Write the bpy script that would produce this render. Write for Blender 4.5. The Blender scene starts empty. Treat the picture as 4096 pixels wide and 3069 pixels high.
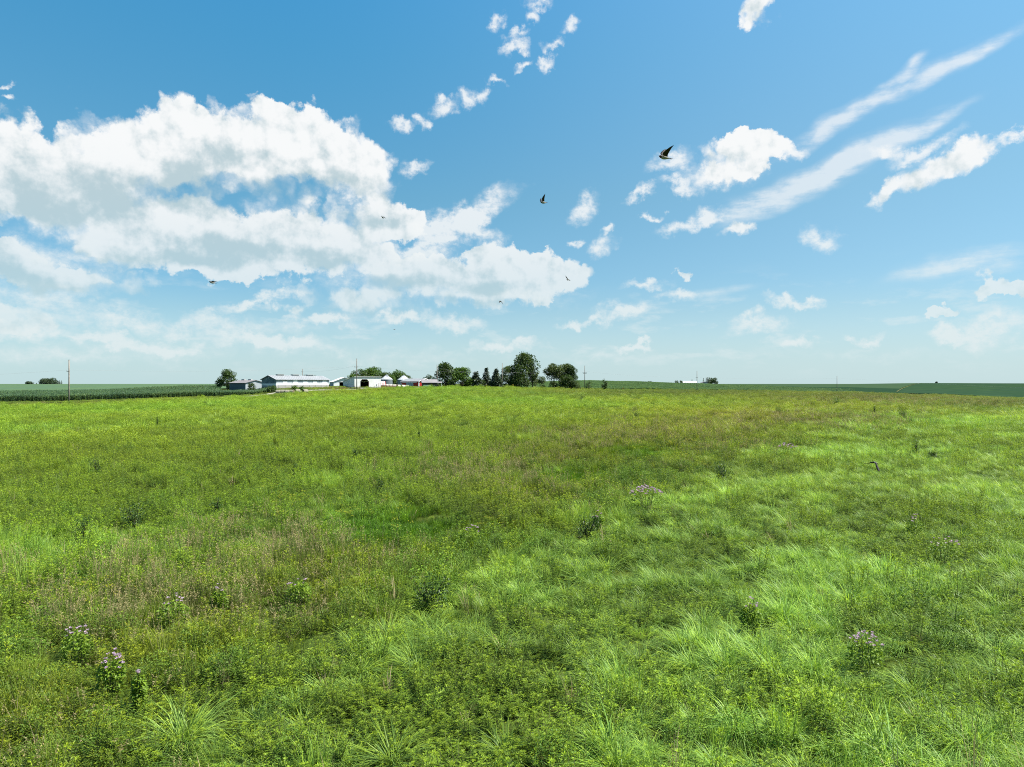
import bpy, bmesh, math, random
import numpy as np
from mathutils import Vector, Matrix

# ---------------------------------------------------------------- camera, sky, sun, exposure
SC = bpy.context.scene
COL = SC.collection
F = 2841.0                 # focal length in photo pixels (photo 4096 x 3069)
CX, CY = 2048.0, 1534.5
CAMZ = 5.0
cd = bpy.data.cameras.new('camera'); cam = bpy.data.objects.new('camera', cd); COL.objects.link(cam)
cam.location = (0, 0, CAMZ); cam.rotation_euler = (math.radians(90), 0, 0)
cd.sensor_fit = 'HORIZONTAL'; cd.sensor_width = 36.0; cd.lens = 36.0 * F / 4096.0
cd.clip_start = 0.1; cd.clip_end = 20000
SC.camera = cam

SUN_EL, SUN_AZ = 56.0, 92.0      # azimuth measured clockwise from the view direction (+Y) towards +X
SKY_STRENGTH = 0.085
SUN_STRENGTH = 5.0
SC.view_settings.view_transform = 'Standard'
SC.view_settings.look = 'None'
SC.view_settings.exposure = 1.3
SC.view_settings.gamma = 1.0
SC.view_settings.use_curve_mapping = False

sl = bpy.data.lights.new('sun', 'SUN'); sun = bpy.data.objects.new('sun', sl); COL.objects.link(sun)
sl.energy = SUN_STRENGTH; sl.angle = math.radians(0.53); sl.color = (1.0, 0.95, 0.87)
_e, _a = math.radians(SUN_EL), math.radians(SUN_AZ)
SUN_DIR = Vector((math.cos(_e) * math.sin(_a), math.cos(_e) * math.cos(_a), math.sin(_e)))
sun.rotation_euler = SUN_DIR.to_track_quat('Z', 'Y').to_euler()

SC.cycles.max_bounces = 4
SC.cycles.diffuse_bounces = 2
SC.cycles.glossy_bounces = 2
SC.cycles.transmission_bounces = 3
SC.cycles.transparent_max_bounces = 6
SC.cycles.sample_clamp_indirect = 4.0
SC.cycles.use_denoising = False
SC.cycles.filter_width = 1.05
SC.cycles.use_adaptive_sampling = False

class NT:
    """tiny helper for building node trees"""
    def __init__(s, tree): s.t = tree; s.n = tree.nodes; s.l = tree.links
    def node(s, typ, **kw):
        n = s.n.new(typ)
        for k, v in kw.items(): setattr(n, k, v)
        return n
    def put(s, sock, v):
        if isinstance(v, bpy.types.NodeSocket): s.l.new(v, sock)
        elif v is not None: sock.default_value = v
    def m(s, op, a, b=None, c=None, clamp=False):
        n = s.node('ShaderNodeMath', operation=op, use_clamp=clamp)
        s.put(n.inputs[0], a); s.put(n.inputs[1], b)
        if c is not None: s.put(n.inputs[2], c)
        return n.outputs[0]
    def v(s, op, a, b=None, sc=None):
        n = s.node('ShaderNodeVectorMath', operation=op)
        s.put(n.inputs[0], a)
        if b is not None: s.put(n.inputs[1], b)
        if sc is not None: s.put(n.inputs['Scale'], sc)
        return n.outputs['Value'] if op in ('LENGTH', 'DOT_PRODUCT') else n.outputs[0]
    def xyz(s, x, y, z=0.0):
        n = s.node('ShaderNodeCombineXYZ')
        for i, q in enumerate((x, y, z)): s.put(n.inputs[i], q)
        return n.outputs[0]
    def sep(s, v):
        n = s.node('ShaderNodeSeparateXYZ'); s.put(n.inputs[0], v); return n.outputs
    def noise(s, vec, scale, detail=4.0, rough=0.55, dims='3D', col=False, lac=2.0):
        n = s.node('ShaderNodeTexNoise', noise_dimensions=dims)
        s.put(n.inputs['Vector'], vec); s.put(n.inputs['Scale'], scale)
        s.put(n.inputs['Detail'], detail); s.put(n.inputs['Roughness'], rough); s.put(n.inputs['Lacunarity'], lac)
        return n.outputs['Color' if col else 'Fac']
    def ramp(s, fac, stops, interp='LINEAR'):
        n = s.node('ShaderNodeValToRGB'); s.put(n.inputs[0], fac)
        r = n.color_ramp; r.interpolation = interp
        while len(r.elements) < len(stops): r.elements.new(0.5)
        for e, (p, c) in zip(r.elements, stops): e.position = p; e.color = (*c, 1) if len(c) == 3 else c
        return n.outputs[0]
    def smooth(s, x, a, b):
        n = s.node('ShaderNodeMapRange', interpolation_type='SMOOTHSTEP')
        s.put(n.inputs[0], x); s.put(n.inputs[1], a); s.put(n.inputs[2], b)
        return n.outputs[0]
    def mix(s, f, a, b, mode='MIX'):
        n = s.node('ShaderNodeMix', data_type='RGBA', blend_type=mode)
        s.put(n.inputs[0], f); s.put(n.inputs[6], a); s.put(n.inputs[7], b)
        return n.outputs[2]

def build_world():
    w = bpy.data.worlds.new('World'); SC.world = w; w.use_nodes = True
    t = w.node_tree; t.nodes.clear(); N = NT(t)
    out = N.node('ShaderNodeOutputWorld'); bg = N.node('ShaderNodeBackground')
    bg.inputs['Strength'].default_value = SKY_STRENGTH
    t.links.new(bg.outputs[0], out.inputs[0])
    sky = N.node('ShaderNodeTexSky', sky_type='NISHITA')
    sky.sun_disc = False; sky.sun_elevation = math.radians(SUN_EL); sky.sun_rotation = math.radians(SUN_AZ)
    sky.altitude = 300; sky.air_density = 1.0; sky.dust_density = 0.6; sky.ozone_density = 2.0
    tc = N.node('ShaderNodeTexCoord')
    d = tc.outputs['Generated']
    x, y, z = N.sep(d)[:3]
    az = N.m('ARCTAN2', x, y)
    el = N.m('ARCSINE', z, clamp=False)
    elc = N.m('MAXIMUM', el, 0.0)
    # clear air: the Nishita colour, greener-paler towards the horizon as in summer haze
    tint = N.ramp(N.m('DIVIDE', elc, 0.60), [(0.0, SKYT[0]), (0.16, SKYT[1]), (0.42, SKYT[2]), (0.72, SKYT[3]), (1.0, SKYT[4])])
    base = N.mix(1.0, sky.outputs[0], tint, 'MULTIPLY')

    base = N.mix(N.m('MULTIPLY', N.smooth(el, 0.15, -0.01), 0.85), base, rad((0.226, 0.301, 0.311)))   # pale summer haze at the skyline
    P = N.xyz(az, el, 0.0)
    # domain warps: broad billows and fine cauliflower edges
    w1 = N.v('SCALE', N.v('SUBTRACT', N.noise(P, 9.0, 3.0, 0.5, '2D', True), (0.5, 0.5, 0.5)), sc=0.060)
    w2 = N.v('SCALE', N.v('SUBTRACT', N.noise(P, 38.0, 5.0, 0.62, '2D', True), (0.5, 0.5, 0.5)), sc=0.034)
    Q = N.v('ADD', N.v('ADD', P, w1), w2)
    Qs = N.v('ADD', P, N.v('SCALE', w1, sc=0.55))
    fb = N.noise(P, 26.0, 7.0, 0.62, '2D')
    sx = 2211.0 / 4096.0
    f2, cx2, cy2 = F * sx, CX * sx, CY * sx
    def ang(px, py):
        return math.atan2(px - cx2, f2), math.atan2(cy2 - py, math.hypot(f2, px - cx2))
    def blob(vec, px, py, rx, ry, rot=0.0):
        a, e = ang(px, py)
        k = math.cos(a) ** 2
        mp = N.node('ShaderNodeMapping', vector_type='TEXTURE')
        N.put(mp.inputs['Vector'], vec)
        mp.inputs['Location'].default_value = (a, e, 0)
        mp.inputs['Rotation'].default_value = (0, 0, math.radians(rot))
        mp.inputs['Scale'].default_value = (rx / f2 * k, ry / f2 * k ** 0.5, 1)
        g = N.node('ShaderNodeTexGradient', gradient_type='SPHERICAL')
        t.links.new(mp.outputs[0], g.inputs[0])
        return g.outputs['Fac']
    def total(vec, blobs, amp=None):
        acc = None
        for b in blobs:
            g = blob(vec, *b[:5]) if len(b) >= 5 else blob(vec, *b)
            if len(b) == 6: g = N.m('MULTIPLY', g, b[5])
            acc = g if acc is None else N.m('ADD', acc, g)
        return acc
    # ---- cumulus with crisp tops
    shade = total(Qs, SHADES)
    vn = N.node('ShaderNodeTexVoronoi', voronoi_dimensions='2D', feature='SMOOTH_F1')
    vn.inputs['Smoothness'].default_value = 0.35; vn.inputs['Scale'].default_value = 27.0; vn.inputs['Detail'].default_value = 2.0; vn.inputs['Roughness'].default_value = 0.55
    N.put(vn.inputs['Vector'], N.v('ADD', P, N.v('SCALE', w2, sc=0.8)))
    vd = vn.outputs['Distance']
    D = total(Q, CUMULUS)
    D = N.m('ADD', D, N.m('MULTIPLY', N.m('SUBTRACT', fb, 0.5), 0.50))
    D = N.m('ADD', D, N.m('MULTIPLY', N.m('SUBTRACT', 0.42, vd), 0.42))
    under = N.smooth(shade, 0.05, 0.75)
    soft = N.m('ADD', N.m('MULTIPLY', under, 0.40), N.m('MULTIPLY', N.smooth(N.noise(P, 6.5, 2.0, 0.5, '2D'), 0.40, 0.64), 0.36))
    aC = N.smooth(D, N.m('SUBTRACT', 0.17, N.m('MULTIPLY', soft, 0.18)), N.m('ADD', 0.38, soft))
    # ---- soft puffs and wisps
    fw = N.noise(N.v('MULTIPLY', P, (1.0, 1.6, 1.0)), 40.0, 6.0, 0.68, '2D')
    S = total(Q, PUFFS)
    S = N.m('MULTIPLY', S, N.m('ADD', -0.15, N.m('MULTIPLY', fw, 2.3)))
    aS = N.m('MULTIPLY', N.smooth(S, 0.04, 0.95), 0.92)
    # ---- stretched streaks
    rotm = N.node('ShaderNodeMapping', vector_type='POINT'); N.put(rotm.inputs['Vector'], P)
    rotm.inputs['Rotation'].default_value = (0, 0, math.radians(-21)); rotm.inputs['Scale'].default_value = (7.0, 52.0, 1)
    fs = N.noise(rotm.outputs[0], 1.0, 5.0, 0.6, '2D')
    T = total(Qs, STREAKS)
    T = N.m('MULTIPLY', T, N.m('ADD', -0.1, N.m('MULTIPLY', N.m('MULTIPLY', fs, N.m('ADD', 0.4, fw)), 2.3)))
    aT = N.m('MULTIPLY', N.smooth(T, 0.05, 1.35), 0.66)
    # ---- thin broken cloud low over the horizon
    lowv = N.v('MULTIPLY', P, (1.0, 3.2, 1.0))
    low = N.noise(lowv, 13.0, 6.0, 0.6, '2D')
    band = N.m('MULTIPLY', N.smooth(el, 0.0, 0.05), N.m('SUBTRACT', 1.0, N.smooth(el, 0.07, 0.17)))
    aL = N.m('MULTIPLY', N.m('MULTIPLY', N.smooth(low, 0.53, 0.74), band), 0.42)
    # ---- the rest of the sky, out of view: the same fair-weather cumulus field
    # flat layer coordinates so that it goes on overhead and behind
    zz = N.m('MAXIMUM', z, 0.06)
    lay = N.xyz(N.m('DIVIDE', x, zz), N.m('DIVIDE', y, zz), 0.0)
    fo = N.noise(lay, 1.1, 7.0, 0.58, '2D')
    outm = N.m('SUBTRACT', 1.0, N.m('MULTIPLY', N.smooth(N.m('ABSOLUTE', az), 1.0, 0.74), N.smooth(el, 0.80, 0.58)))
    aO = N.m('MULTIPLY', N.m('MULTIPLY', N.smooth(fo, 0.56, 0.68), outm), N.m('MULTIPLY', N.smooth(el, 0.03, 0.16), 0.9))
    # ---- light on the clouds: white sunlit crowns, blue-grey bases, soft relief of the billows
    relief = N.m('SUBTRACT', N.noise(P, 17.0, 5.0, 0.58, '2D'), N.noise(N.v('ADD', P, (0.006, 0.012, 0)), 17.0, 5.0, 0.58, '2D'))
    sh = N.m('ADD', N.m('MULTIPLY', shade, 1.0), N.m('MULTIPLY', relief, -3.2))
    sh = N.m('ADD', sh, N.m('MULTIPLY', N.m('SUBTRACT', N.noise(P, 8.0, 4.0, 0.55, '2D'), 0.47), 0.42))
    sh = N.m('ADD', sh, N.m('MULTIPLY', N.m('SUBTRACT', vd, 0.40), 0.45))
    sh = N.smooth(sh, 0.0, 1.3)
    haze = N.smooth(el, 0.30, 0.02)
    cl_lit = N.mix(haze, CLOUD_LIT, CLOUD_LIT_LOW)
    cl_sh = N.mix(haze, CLOUD_SHADE, CLOUD_SHADE_LOW)
    ccol = N.mix(sh, cl_lit, cl_sh)
    r = N.mix(N.m('MULTIPLY', N.smooth(az, -0.35, 0.65), 0.13), base, cl_lit)      # thin high veil towards the sun
    r = N.mix(aT, r, cl_lit)
    r = N.mix(aL, r, cl_lit)
    r = N.mix(aO, r, N.mix(N.smooth(fo, 0.62, 0.80), cl_lit, cl_sh))
    r = N.mix(N.m('MULTIPLY', aS, 0.92), r, cl_lit)
    r = N.mix(N.m('MULTIPLY', aC, N.m('SUBTRACT', 1.0, N.m('MULTIPLY', haze, 0.30))), r, ccol)
    t.links.new(r, bg.inputs['Color'])
    w.cycles.sampling_method = 'MANUAL'; w.cycles.sample_map_resolution = 512

# colours are in units of the background strength (divided by it so that they read as radiance)
def rad(c, k=1.0): return tuple(q * k / SKY_STRENGTH for q in c) + (1.0,)
SKYT = [(0.445, 0.575, 0.730), (0.40, 0.565, 0.615), (0.36, 0.655, 0.645), (0.29, 0.79, 0.83), (0.26, 0.90, 1.02)]
CLOUD_LIT = rad((0.380, 0.388, 0.390)); CLOUD_SHADE = rad((0.205, 0.258, 0.278))
CLOUD_LIT_LOW = rad((0.310, 0.345, 0.350)); CLOUD_SHADE_LOW = rad((0.205, 0.275, 0.292))
# cloud positions as seen in the photograph (2211 px wide), x, y, half width, half height, tilt
CUMULUS = [
    (20, 330, 121, 121), (-60, 350, 132, 143), (150, 385, 209, 104.5), (250, 320, 121, 88), (335, 310, 121, 99), (390, 290, 104.5, 104.5),
    (440, 350, 220, 121), (560, 300, 121, 104.5), (640, 290, 121, 104.5), (680, 340, 165, 104.5), (760, 370, 93.5, 66), (200, 430, 286, 66),
    (20, 450, 198, 55),
    (500, 520, 363, 82.5), (640, 480, 121, 77), (805, 445, 104.5, 77), (720, 520, 209, 66), (420, 490, 121, 60.5), (870, 470, 104.5, 49.5),
    (560, 570, 297, 50.6), (330, 545, 165, 52.8), (300, 530, 220, 66), (210, 520, 132, 39.6), (700, 560, 220, 48.4),
    (180, 602, 209, 50.6), (30, 575, 143, 66), (20, 690, 165, 46.2), (140, 612, 132, 39.6), (-20, 560, 132, 55),
    (1000, 600, 220, 68.2), (900, 600, 154, 49.5), (1180, 590, 104.5, 63.8), (1100, 580, 121, 63.8), (1060, 548, 55, 33), (780, 655, 231, 52.8), (1060, 640, 165, 38.5), (1240, 592, 60.5, 27.5),
    (1570, 340, 120, 48), (1650, 325, 55, 45), (1585, 305, 40, 30), (1560, 372, 80, 24),
    (2010, 375, 185, 52, 24), (2110, 328, 85, 38, 20), (1900, 415, 75, 34, 25), (1600, 495, 78, 27, 8),
    (2150, 620, 80, 38), (2195, 630, 60, 30), (2030, 668, 80, 19), (1495, 607, 30, 28), (1640, 25, 62, 38, 40), (1690, -15, 60, 40, 30),
]
PUFFS = [
    (1060, 430, 85, 42, 20), (985, 482, 90, 38, 25), (1040, 505, 60, 28), (930, 480, 60, 35), (1010, 460, 60, 40), (1085, 42, 19.2, 19.2), (1150, 40, 27.2, 17.6),
    (1235, 48, 24.0, 22.4), (1160, 5, 40.0, 17.6), (1112, 100, 44.0, 17.6), (1122, 73, 32.0, 12.0), (1200, 90, 30.4, 14.4, 20), (1182, 130, 27.2, 16.0, 25), (1122, 143, 33.6, 12.8, 20),
    (1027, 210, 24.0, 27.2), (972, 243, 49.6, 20.8, 18), (914, 275, 22.4, 19.2), (868, 285, 35.2, 16.0), (885, 358, 55, 22), (1060, 178, 27.2, 11.2), (770, 400, 90, 45),
    (1440, 356, 75, 26, 15), (1540, 375, 110, 34), (1448, 402, 48, 18), (1388, 422, 32, 15), (1255, 447, 52, 32, 20), (1305, 525, 52, 32, 15), (1235, 508, 30, 15),
    (1330, 487, 26, 13), (1410, 462, 26, 12), (1480, 482, 80, 24, 14), (1530, 452, 55, 30), (1690, 330, 60, 22, 15), (1790, 500, 60, 36), (1900, 330, 60, 20),
    (2000, 315, 120, 24, 20), (2180, 290, 56.0, 16.0, 15), (1390, 632, 80, 18), (1480, 658, 85, 20), (1345, 681, 85, 24), (1630, 706, 85, 28), (1690, 655, 60, 17),
    (1750, 650, 36, 20), (2150, 705, 130, 42), (2060, 715, 70, 24), (990, 706, 90, 24), (540, 738, 100, 26), (350, 742, 140, 22), (620, 745, 90, 22),
    (1250, 690, 60, 14), (700, 690, 120, 20), (1100, 745, 120, 16), (1850, 720, 60, 14), (15, 215, 32.0, 9.6), (0, 185, 32.0, 9.6), (560, 650, 130, 20, 18),
    (60, 715, 160, 22), (230, 730, 90, 20), (870, 690, 90, 18), (1700, 740, 70, 14), (1360, 752, 60, 12), (890, 540, 90, 22), (950, 520, 60, 16),
    (120, 545, 260, 55, 0, 0.55), (60, 640, 280, 45, 0, 0.6), (260, 690, 340, 42, 0, 0.55), (520, 705, 300, 36, 0, 0.5), (150, 765, 420, 36, 0, 0.55), (700, 765, 400, 30, 0, 0.45), (1300, 770, 500, 24, 0, 0.35),
    (900, 560, 160, 30, 10, 0.5), (760, 610, 160, 26, 8, 0.5), (1130, 640, 200, 24, 0, 0.45), (1900, 760, 420, 24, 0, 0.3),
]
STREAKS = [
    (1800, 365, 330, 42, 22), (1680, 420, 170, 44, 20), (1950, 300, 220, 22, 22), (1600, 440, 80, 34, 15), (1860, 330, 160, 22, 22),
    (1790, 275, 190, 30, 24), (1930, 205, 250, 28, 24), (2110, 118, 190, 24, 16), (2100, 560, 220, 30, 8), (1960, 150, 60, 16, 35),
    (2050, 590, 200, 24, 6), (1550, 640, 120, 14, 8),
]
SHADES = [
    (150, 425, 330, 75), (420, 420, 260, 60), (430, 360, 90, 70), (720, 395, 170, 32), (20, 460, 260, 40), (600, 405, 200, 26),
    (500, 535, 190, 40), (640, 550, 200, 30), (280, 560, 160, 28), (820, 470, 90, 24), (430, 565, 140, 20), (700, 575, 120, 18), (160, 628, 260, 26), (30, 590, 110, 20),
    (900, 620, 170, 26), (1060, 625, 120, 22), (800, 685, 260, 20), (1010, 655, 180, 14),
]
build_world()

# ---------------------------------------------------------------- terrain
# control columns: photo x of the direction -> (distance forward in metres, ground height)
_COLS = [
    (-900, [(0, 0), (60, -0.1), (130, -0.6), (150, 0.1), (250, 0.3), (500, 1.6), (900, 3.6), (1800, 3.0), (6000, 0)]),
    (0,    [(0, 0), (70, -0.3), (157, -0.75), (174, 0.1), (205, 0.35), (260, 0.5), (500, 1.7), (900, 3.6), (1800, 3.0), (6000, 0)]),
    (276,  [(0, 0), (75, -0.3), (169, -0.75), (187, 0.1), (215, 0.4), (260, 0.6), (500, 1.9), (900, 3.8), (1800, 3.0), (6000, 0)]),
    (860,  [(0, 0), (90, 0.0), (196, 0.1), (214, 0.8), (235, 1.0), (262, 2.3), (300, 2.4), (500, 2.8), (900, 3.9), (1800, 3.0), (6000, 0)]),
    (1010, [(0, 0), (95, 0.1), (205, 0.5), (222, 1.1), (236, 1.3), (250, 2.4), (300, 2.8), (500, 2.9), (900, 3.8), (1800, 3.0), (6000, 0)]),
    (1104, [(0, 0), (100, 0.25), (212, 0.95), (223, 1.4), (231, 2.6), (238, 3.7), (300, 3.9), (500, 3.2), (900, 3.6), (1800, 3.0), (6000, 0)]),
    (1427, [(0, 0), (100, 0.45), (236, 1.9), (249, 2.35), (255, 3.7), (330, 3.95), (500, 3.4), (900, 3.3), (1800, 3.0), (6000, 0)]),
    (1750, [(0, 0), (100, 0.6), (200, 1.8), (268, 2.55), (288, 3.4), (400, 3.5), (900, 3.0), (1800, 3.0), (6000, 0)]),
    (2009, [(0, 0), (100, 0.6), (200, 1.75), (285, 2.35), (308, 2.75), (400, 3.3), (900, 3.5), (1800, 3.0), (6000, 0)]),
    (2150, [(0, 0), (100, 0.55), (200, 1.55), (300, 2.05), (345, 2.5), (420, 4.5), (500, 6.1), (650, 5.0), (900, 4), (1800, 3.5), (6000, 0)]),
    (2339, [(0, 0), (100, 0.45), (200, 1.2), (335, 1.55), (355, 1.9), (420, 4.5), (500, 6.7), (650, 5.0), (900, 4), (1800, 3.8), (6000, 0)]),
    (2500, [(0, 0), (100, 0.4), (200, 0.9), (340, 1.0), (360, 1.4), (430, 4.0), (500, 6.0), (650, 5.0), (900, 4), (1800, 3.8), (6000, 0)]),
    (2788, [(0, 0), (100, 0.25), (200, 0.4), (368, 0.35), (405, 0.6), (520, 4.4), (700, 4.2), (900, 3.2), (1800, 3.6), (6000, 0)]),
    (2950, [(0, 0), (100, 0.2), (200, 0.2), (385, -0.2), (430, 0.2), (560, 3.1), (800, 3.0), (1800, 3.4), (6000, 0)]),
    (3348, [(0, 0), (100, 0.0), (200, -0.3), (420, -0.9), (440, -0.9), (600, 0.4), (900, 0.9), (1300, 2.2), (1800, 3.2), (6000, 0)]),
    (3700, [(0, 0), (100, -0.2), (200, -0.9), (470, -3.2), (700, -2.8), (1100, -0.5), (1800, 5.6), (6000, 0)]),
    (4096, [(0, 0), (100, -0.4), (200, -1.7), (518, -6.3), (750, -6.4), (1100, -4.2), (1800, 4.8), (6000, 0)]),
    (5000, [(0, 0), (100, -0.4), (200, -1.7), (518, -6.3), (750, -6.4), (1100, -4.2), (1800, 4.8), (6000, 0)]),
]
_COLX = np.array([c[0] for c in _COLS], float)
_YS = np.concatenate([np.linspace(0, 700, 141), np.linspace(710, 2000, 130), np.linspace(2050, 6000, 40)])
def _smooth_rows():
    T = []
    for _, pts in _COLS:
        p = np.array(pts, float)
        z = np.interp(_YS, p[:, 0], p[:, 1])
        zz = z.copy()
        for _i in range(3):
            k = np.array([1, 2, 3, 2, 1.0]); k /= k.sum()
            zz = np.convolve(np.pad(zz, 2, mode='edge'), k, 'valid')
        T.append(zz)
    return np.array(T)
_TAB = _smooth_rows()
def _h2(ix, iy):
    h = np.sin(ix * 127.1 + iy * 311.7) * 43758.5453
    return h - np.floor(h)
def vnoise(x, y):
    x = np.asarray(x, float); y = np.asarray(y, float)
    ix, iy = np.floor(x), np.floor(y); fx, fy = x - ix, y - iy
    fx = fx * fx * (3 - 2 * fx); fy = fy * fy * (3 - 2 * fy)
    a, b, c, d = _h2(ix, iy), _h2(ix + 1, iy), _h2(ix, iy + 1), _h2(ix + 1, iy + 1)
    return a + (b - a) * fx + (c - a) * fy + (a - b - c + d) * fx * fy
def fbm(x, y, o=4):
    s = 0; a = 0.5; n = 0
    for i in range(o):
        s = s + a * vnoise(np.asarray(x) * 2 ** i + 17.3 * i, np.asarray(y) * 2 ** i - 9.1 * i); n += a; a *= 0.5
    return s / n
def ground(x, y):
    x = np.asarray(x, float); y = np.asarray(y, float)
    yy = np.maximum(y, 1.0)
    px = np.clip(CX + F * x / np.maximum(y, 25.0), -900, 5000)
    ci = np.clip(np.searchsorted(_COLX, px) - 1, 0, len(_COLX) - 2)
    t = (px - _COLX[ci]) / (_COLX[ci + 1] - _COLX[ci]); t = t * t * (3 - 2 * t)
    fi = np.interp(yy, _YS, np.arange(len(_YS)))
    i0 = np.clip(fi.astype(int), 0, len(_YS) - 2); u = fi - i0
    za = _TAB[ci, i0] * (1 - u) + _TAB[ci, i0 + 1] * u
    zb = _TAB[ci + 1, i0] * (1 - u) + _TAB[ci + 1, i0 + 1] * u
    z = za * (1 - t) + zb * t
    r = np.hypot(x, y)
    return z + (fbm(x / 9.0, y / 9.0, 3) - 0.5) * 0.35 * np.clip(1 - r / 300, 0.15, 1) * np.clip(r / 15, 0.3, 1)
def gz(x, y): return float(ground(np.array([x]), np.array([y]))[0])

def at(px, Y, z=None, py=None):
    """photo x (and y) at forward distance Y -> world point; z defaults to the ground"""
    x = (px - CX) / F * Y
    if py is not None: z = CAMZ + (CY - py) / F * Y
    elif z is None: z = gz(x, Y)
    return Vector((x, Y, z))

# ---------------------------------------------------------------- helpers: materials and meshes
def mat(name, color, rough=0.7, spec=0.3, metal=0.0, noise=None, bump=0.0):
    """noise = (scale, darker colour, amount)"""
    m = bpy.data.materials.new(name); m.use_nodes = True
    N = NT(m.node_tree); b = m.node_tree.nodes['Principled BSDF']
    b.inputs['Roughness'].default_value = rough; b.inputs['Metallic'].default_value = metal
    b.inputs['Specular IOR Level'].default_value = spec
    b.inputs['Base Color'].default_value = (*color, 1)
    if noise:
        tc = N.node('ShaderNodeTexCoord')
        f = N.noise(tc.outputs['Object'], noise[0], 5.0, 0.6)
        f = N.m('MULTIPLY', N.smooth(f, 0.35, 0.7), noise[2])
        N.put(b.inputs['Base Color'], N.mix(f, (*color, 1), (*noise[1], 1)))
        if bump:
            bp = N.node('ShaderNodeBump'); bp.inputs['Strength'].default_value = bump
            bp.inputs['Distance'].default_value = 0.05
            N.put(bp.inputs['Height'], f); N.put(b.inputs['Normal'], bp.outputs[0])
    return m

def leafmat(name, color=None, var=0.5, transl=0.38, rough=0.45, yellow=(1.35, 1.12, 0.6), spec=0.25, attr_mul=None):
    """leaf: colour from the plant's own tint (or fixed), varied per leaf; light shines through"""
    m = bpy.data.materials.new(name); m.use_nodes = True
    t = m.node_tree; t.nodes.clear(); N = NT(t)
    out = N.node('ShaderNodeOutputMaterial')
    if color is None:
        a = N.node('ShaderNodeAttribute', attribute_type='INSTANCER', attribute_name='tint'); c = a.outputs['Color']
        if attr_mul: c = N.mix(1.0, c, (*attr_mul, 1), 'MULTIPLY')
    else:
        rgb = N.node('ShaderNodeRGB'); rgb.outputs[0].default_value = (*color, 1); c = rgb.outputs[0]
    r = N.node('ShaderNodeAttribute', attribute_type='GEOMETRY', attribute_name='rnd').outputs['Fac']
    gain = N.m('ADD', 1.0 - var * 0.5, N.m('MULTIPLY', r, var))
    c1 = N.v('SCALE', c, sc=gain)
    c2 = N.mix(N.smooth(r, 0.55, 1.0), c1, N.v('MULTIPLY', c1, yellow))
    b = N.node('ShaderNodeBsdfPrincipled'); b.inputs['Roughness'].default_value = rough
    b.inputs['Specular IOR Level'].default_value = spec
    N.put(b.inputs['Base Color'], c2)
    tr = N.node('ShaderNodeBsdfTranslucent'); N.put(tr.inputs[0], N.v('MULTIPLY', c2, (1.25, 1.2, 0.7)))
    mx = N.node('ShaderNodeMixShader'); mx.inputs[0].default_value = transl
    t.links.new(b.outputs[0], mx.inputs[1]); t.links.new(tr.outputs[0], mx.inputs[2]); t.links.new(mx.outputs[0], out.inputs[0])
    return m

def npmesh(name, V, Fc, mats=None, mi=None, rnd=None, smooth=False):
    """V (n,3); Fc list of index tuples or (n,k) array"""
    me = bpy.data.meshes.new(name)
    V = np.asarray(V, np.float32)
    if isinstance(Fc, np.ndarray):
        k = Fc.shape[1]; lt = np.full(len(Fc), k, np.int32); flat = Fc.astype(np.int32).ravel()
    else:
        lt = np.array([len(f) for f in Fc], np.int32); flat = np.array([i for f in Fc for i in f], np.int32)
    me.vertices.add(len(V)); me.vertices.foreach_set('co', V.ravel())
    me.loops.add(len(flat)); me.loops.foreach_set('vertex_index', flat)
    me.polygons.add(len(lt))
    st = np.zeros(len(lt), np.int32); st[1:] = np.cumsum(lt)[:-1]
    me.polygons.foreach_set('loop_start', st)
    for m in mats or []: me.materials.append(m)
    if mi is not None: me.polygons.foreach_set('material_index', np.asarray(mi, np.int32))
    me.polygons.foreach_set('use_smooth', np.full(len(lt), bool(smooth)))
    if rnd is not None:
        a = me.attributes.new('rnd', 'FLOAT', 'POINT'); a.data.foreach_set('value', np.asarray(rnd, np.float32))
    me.update(calc_edges=True); me.validate()
    return me

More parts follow.
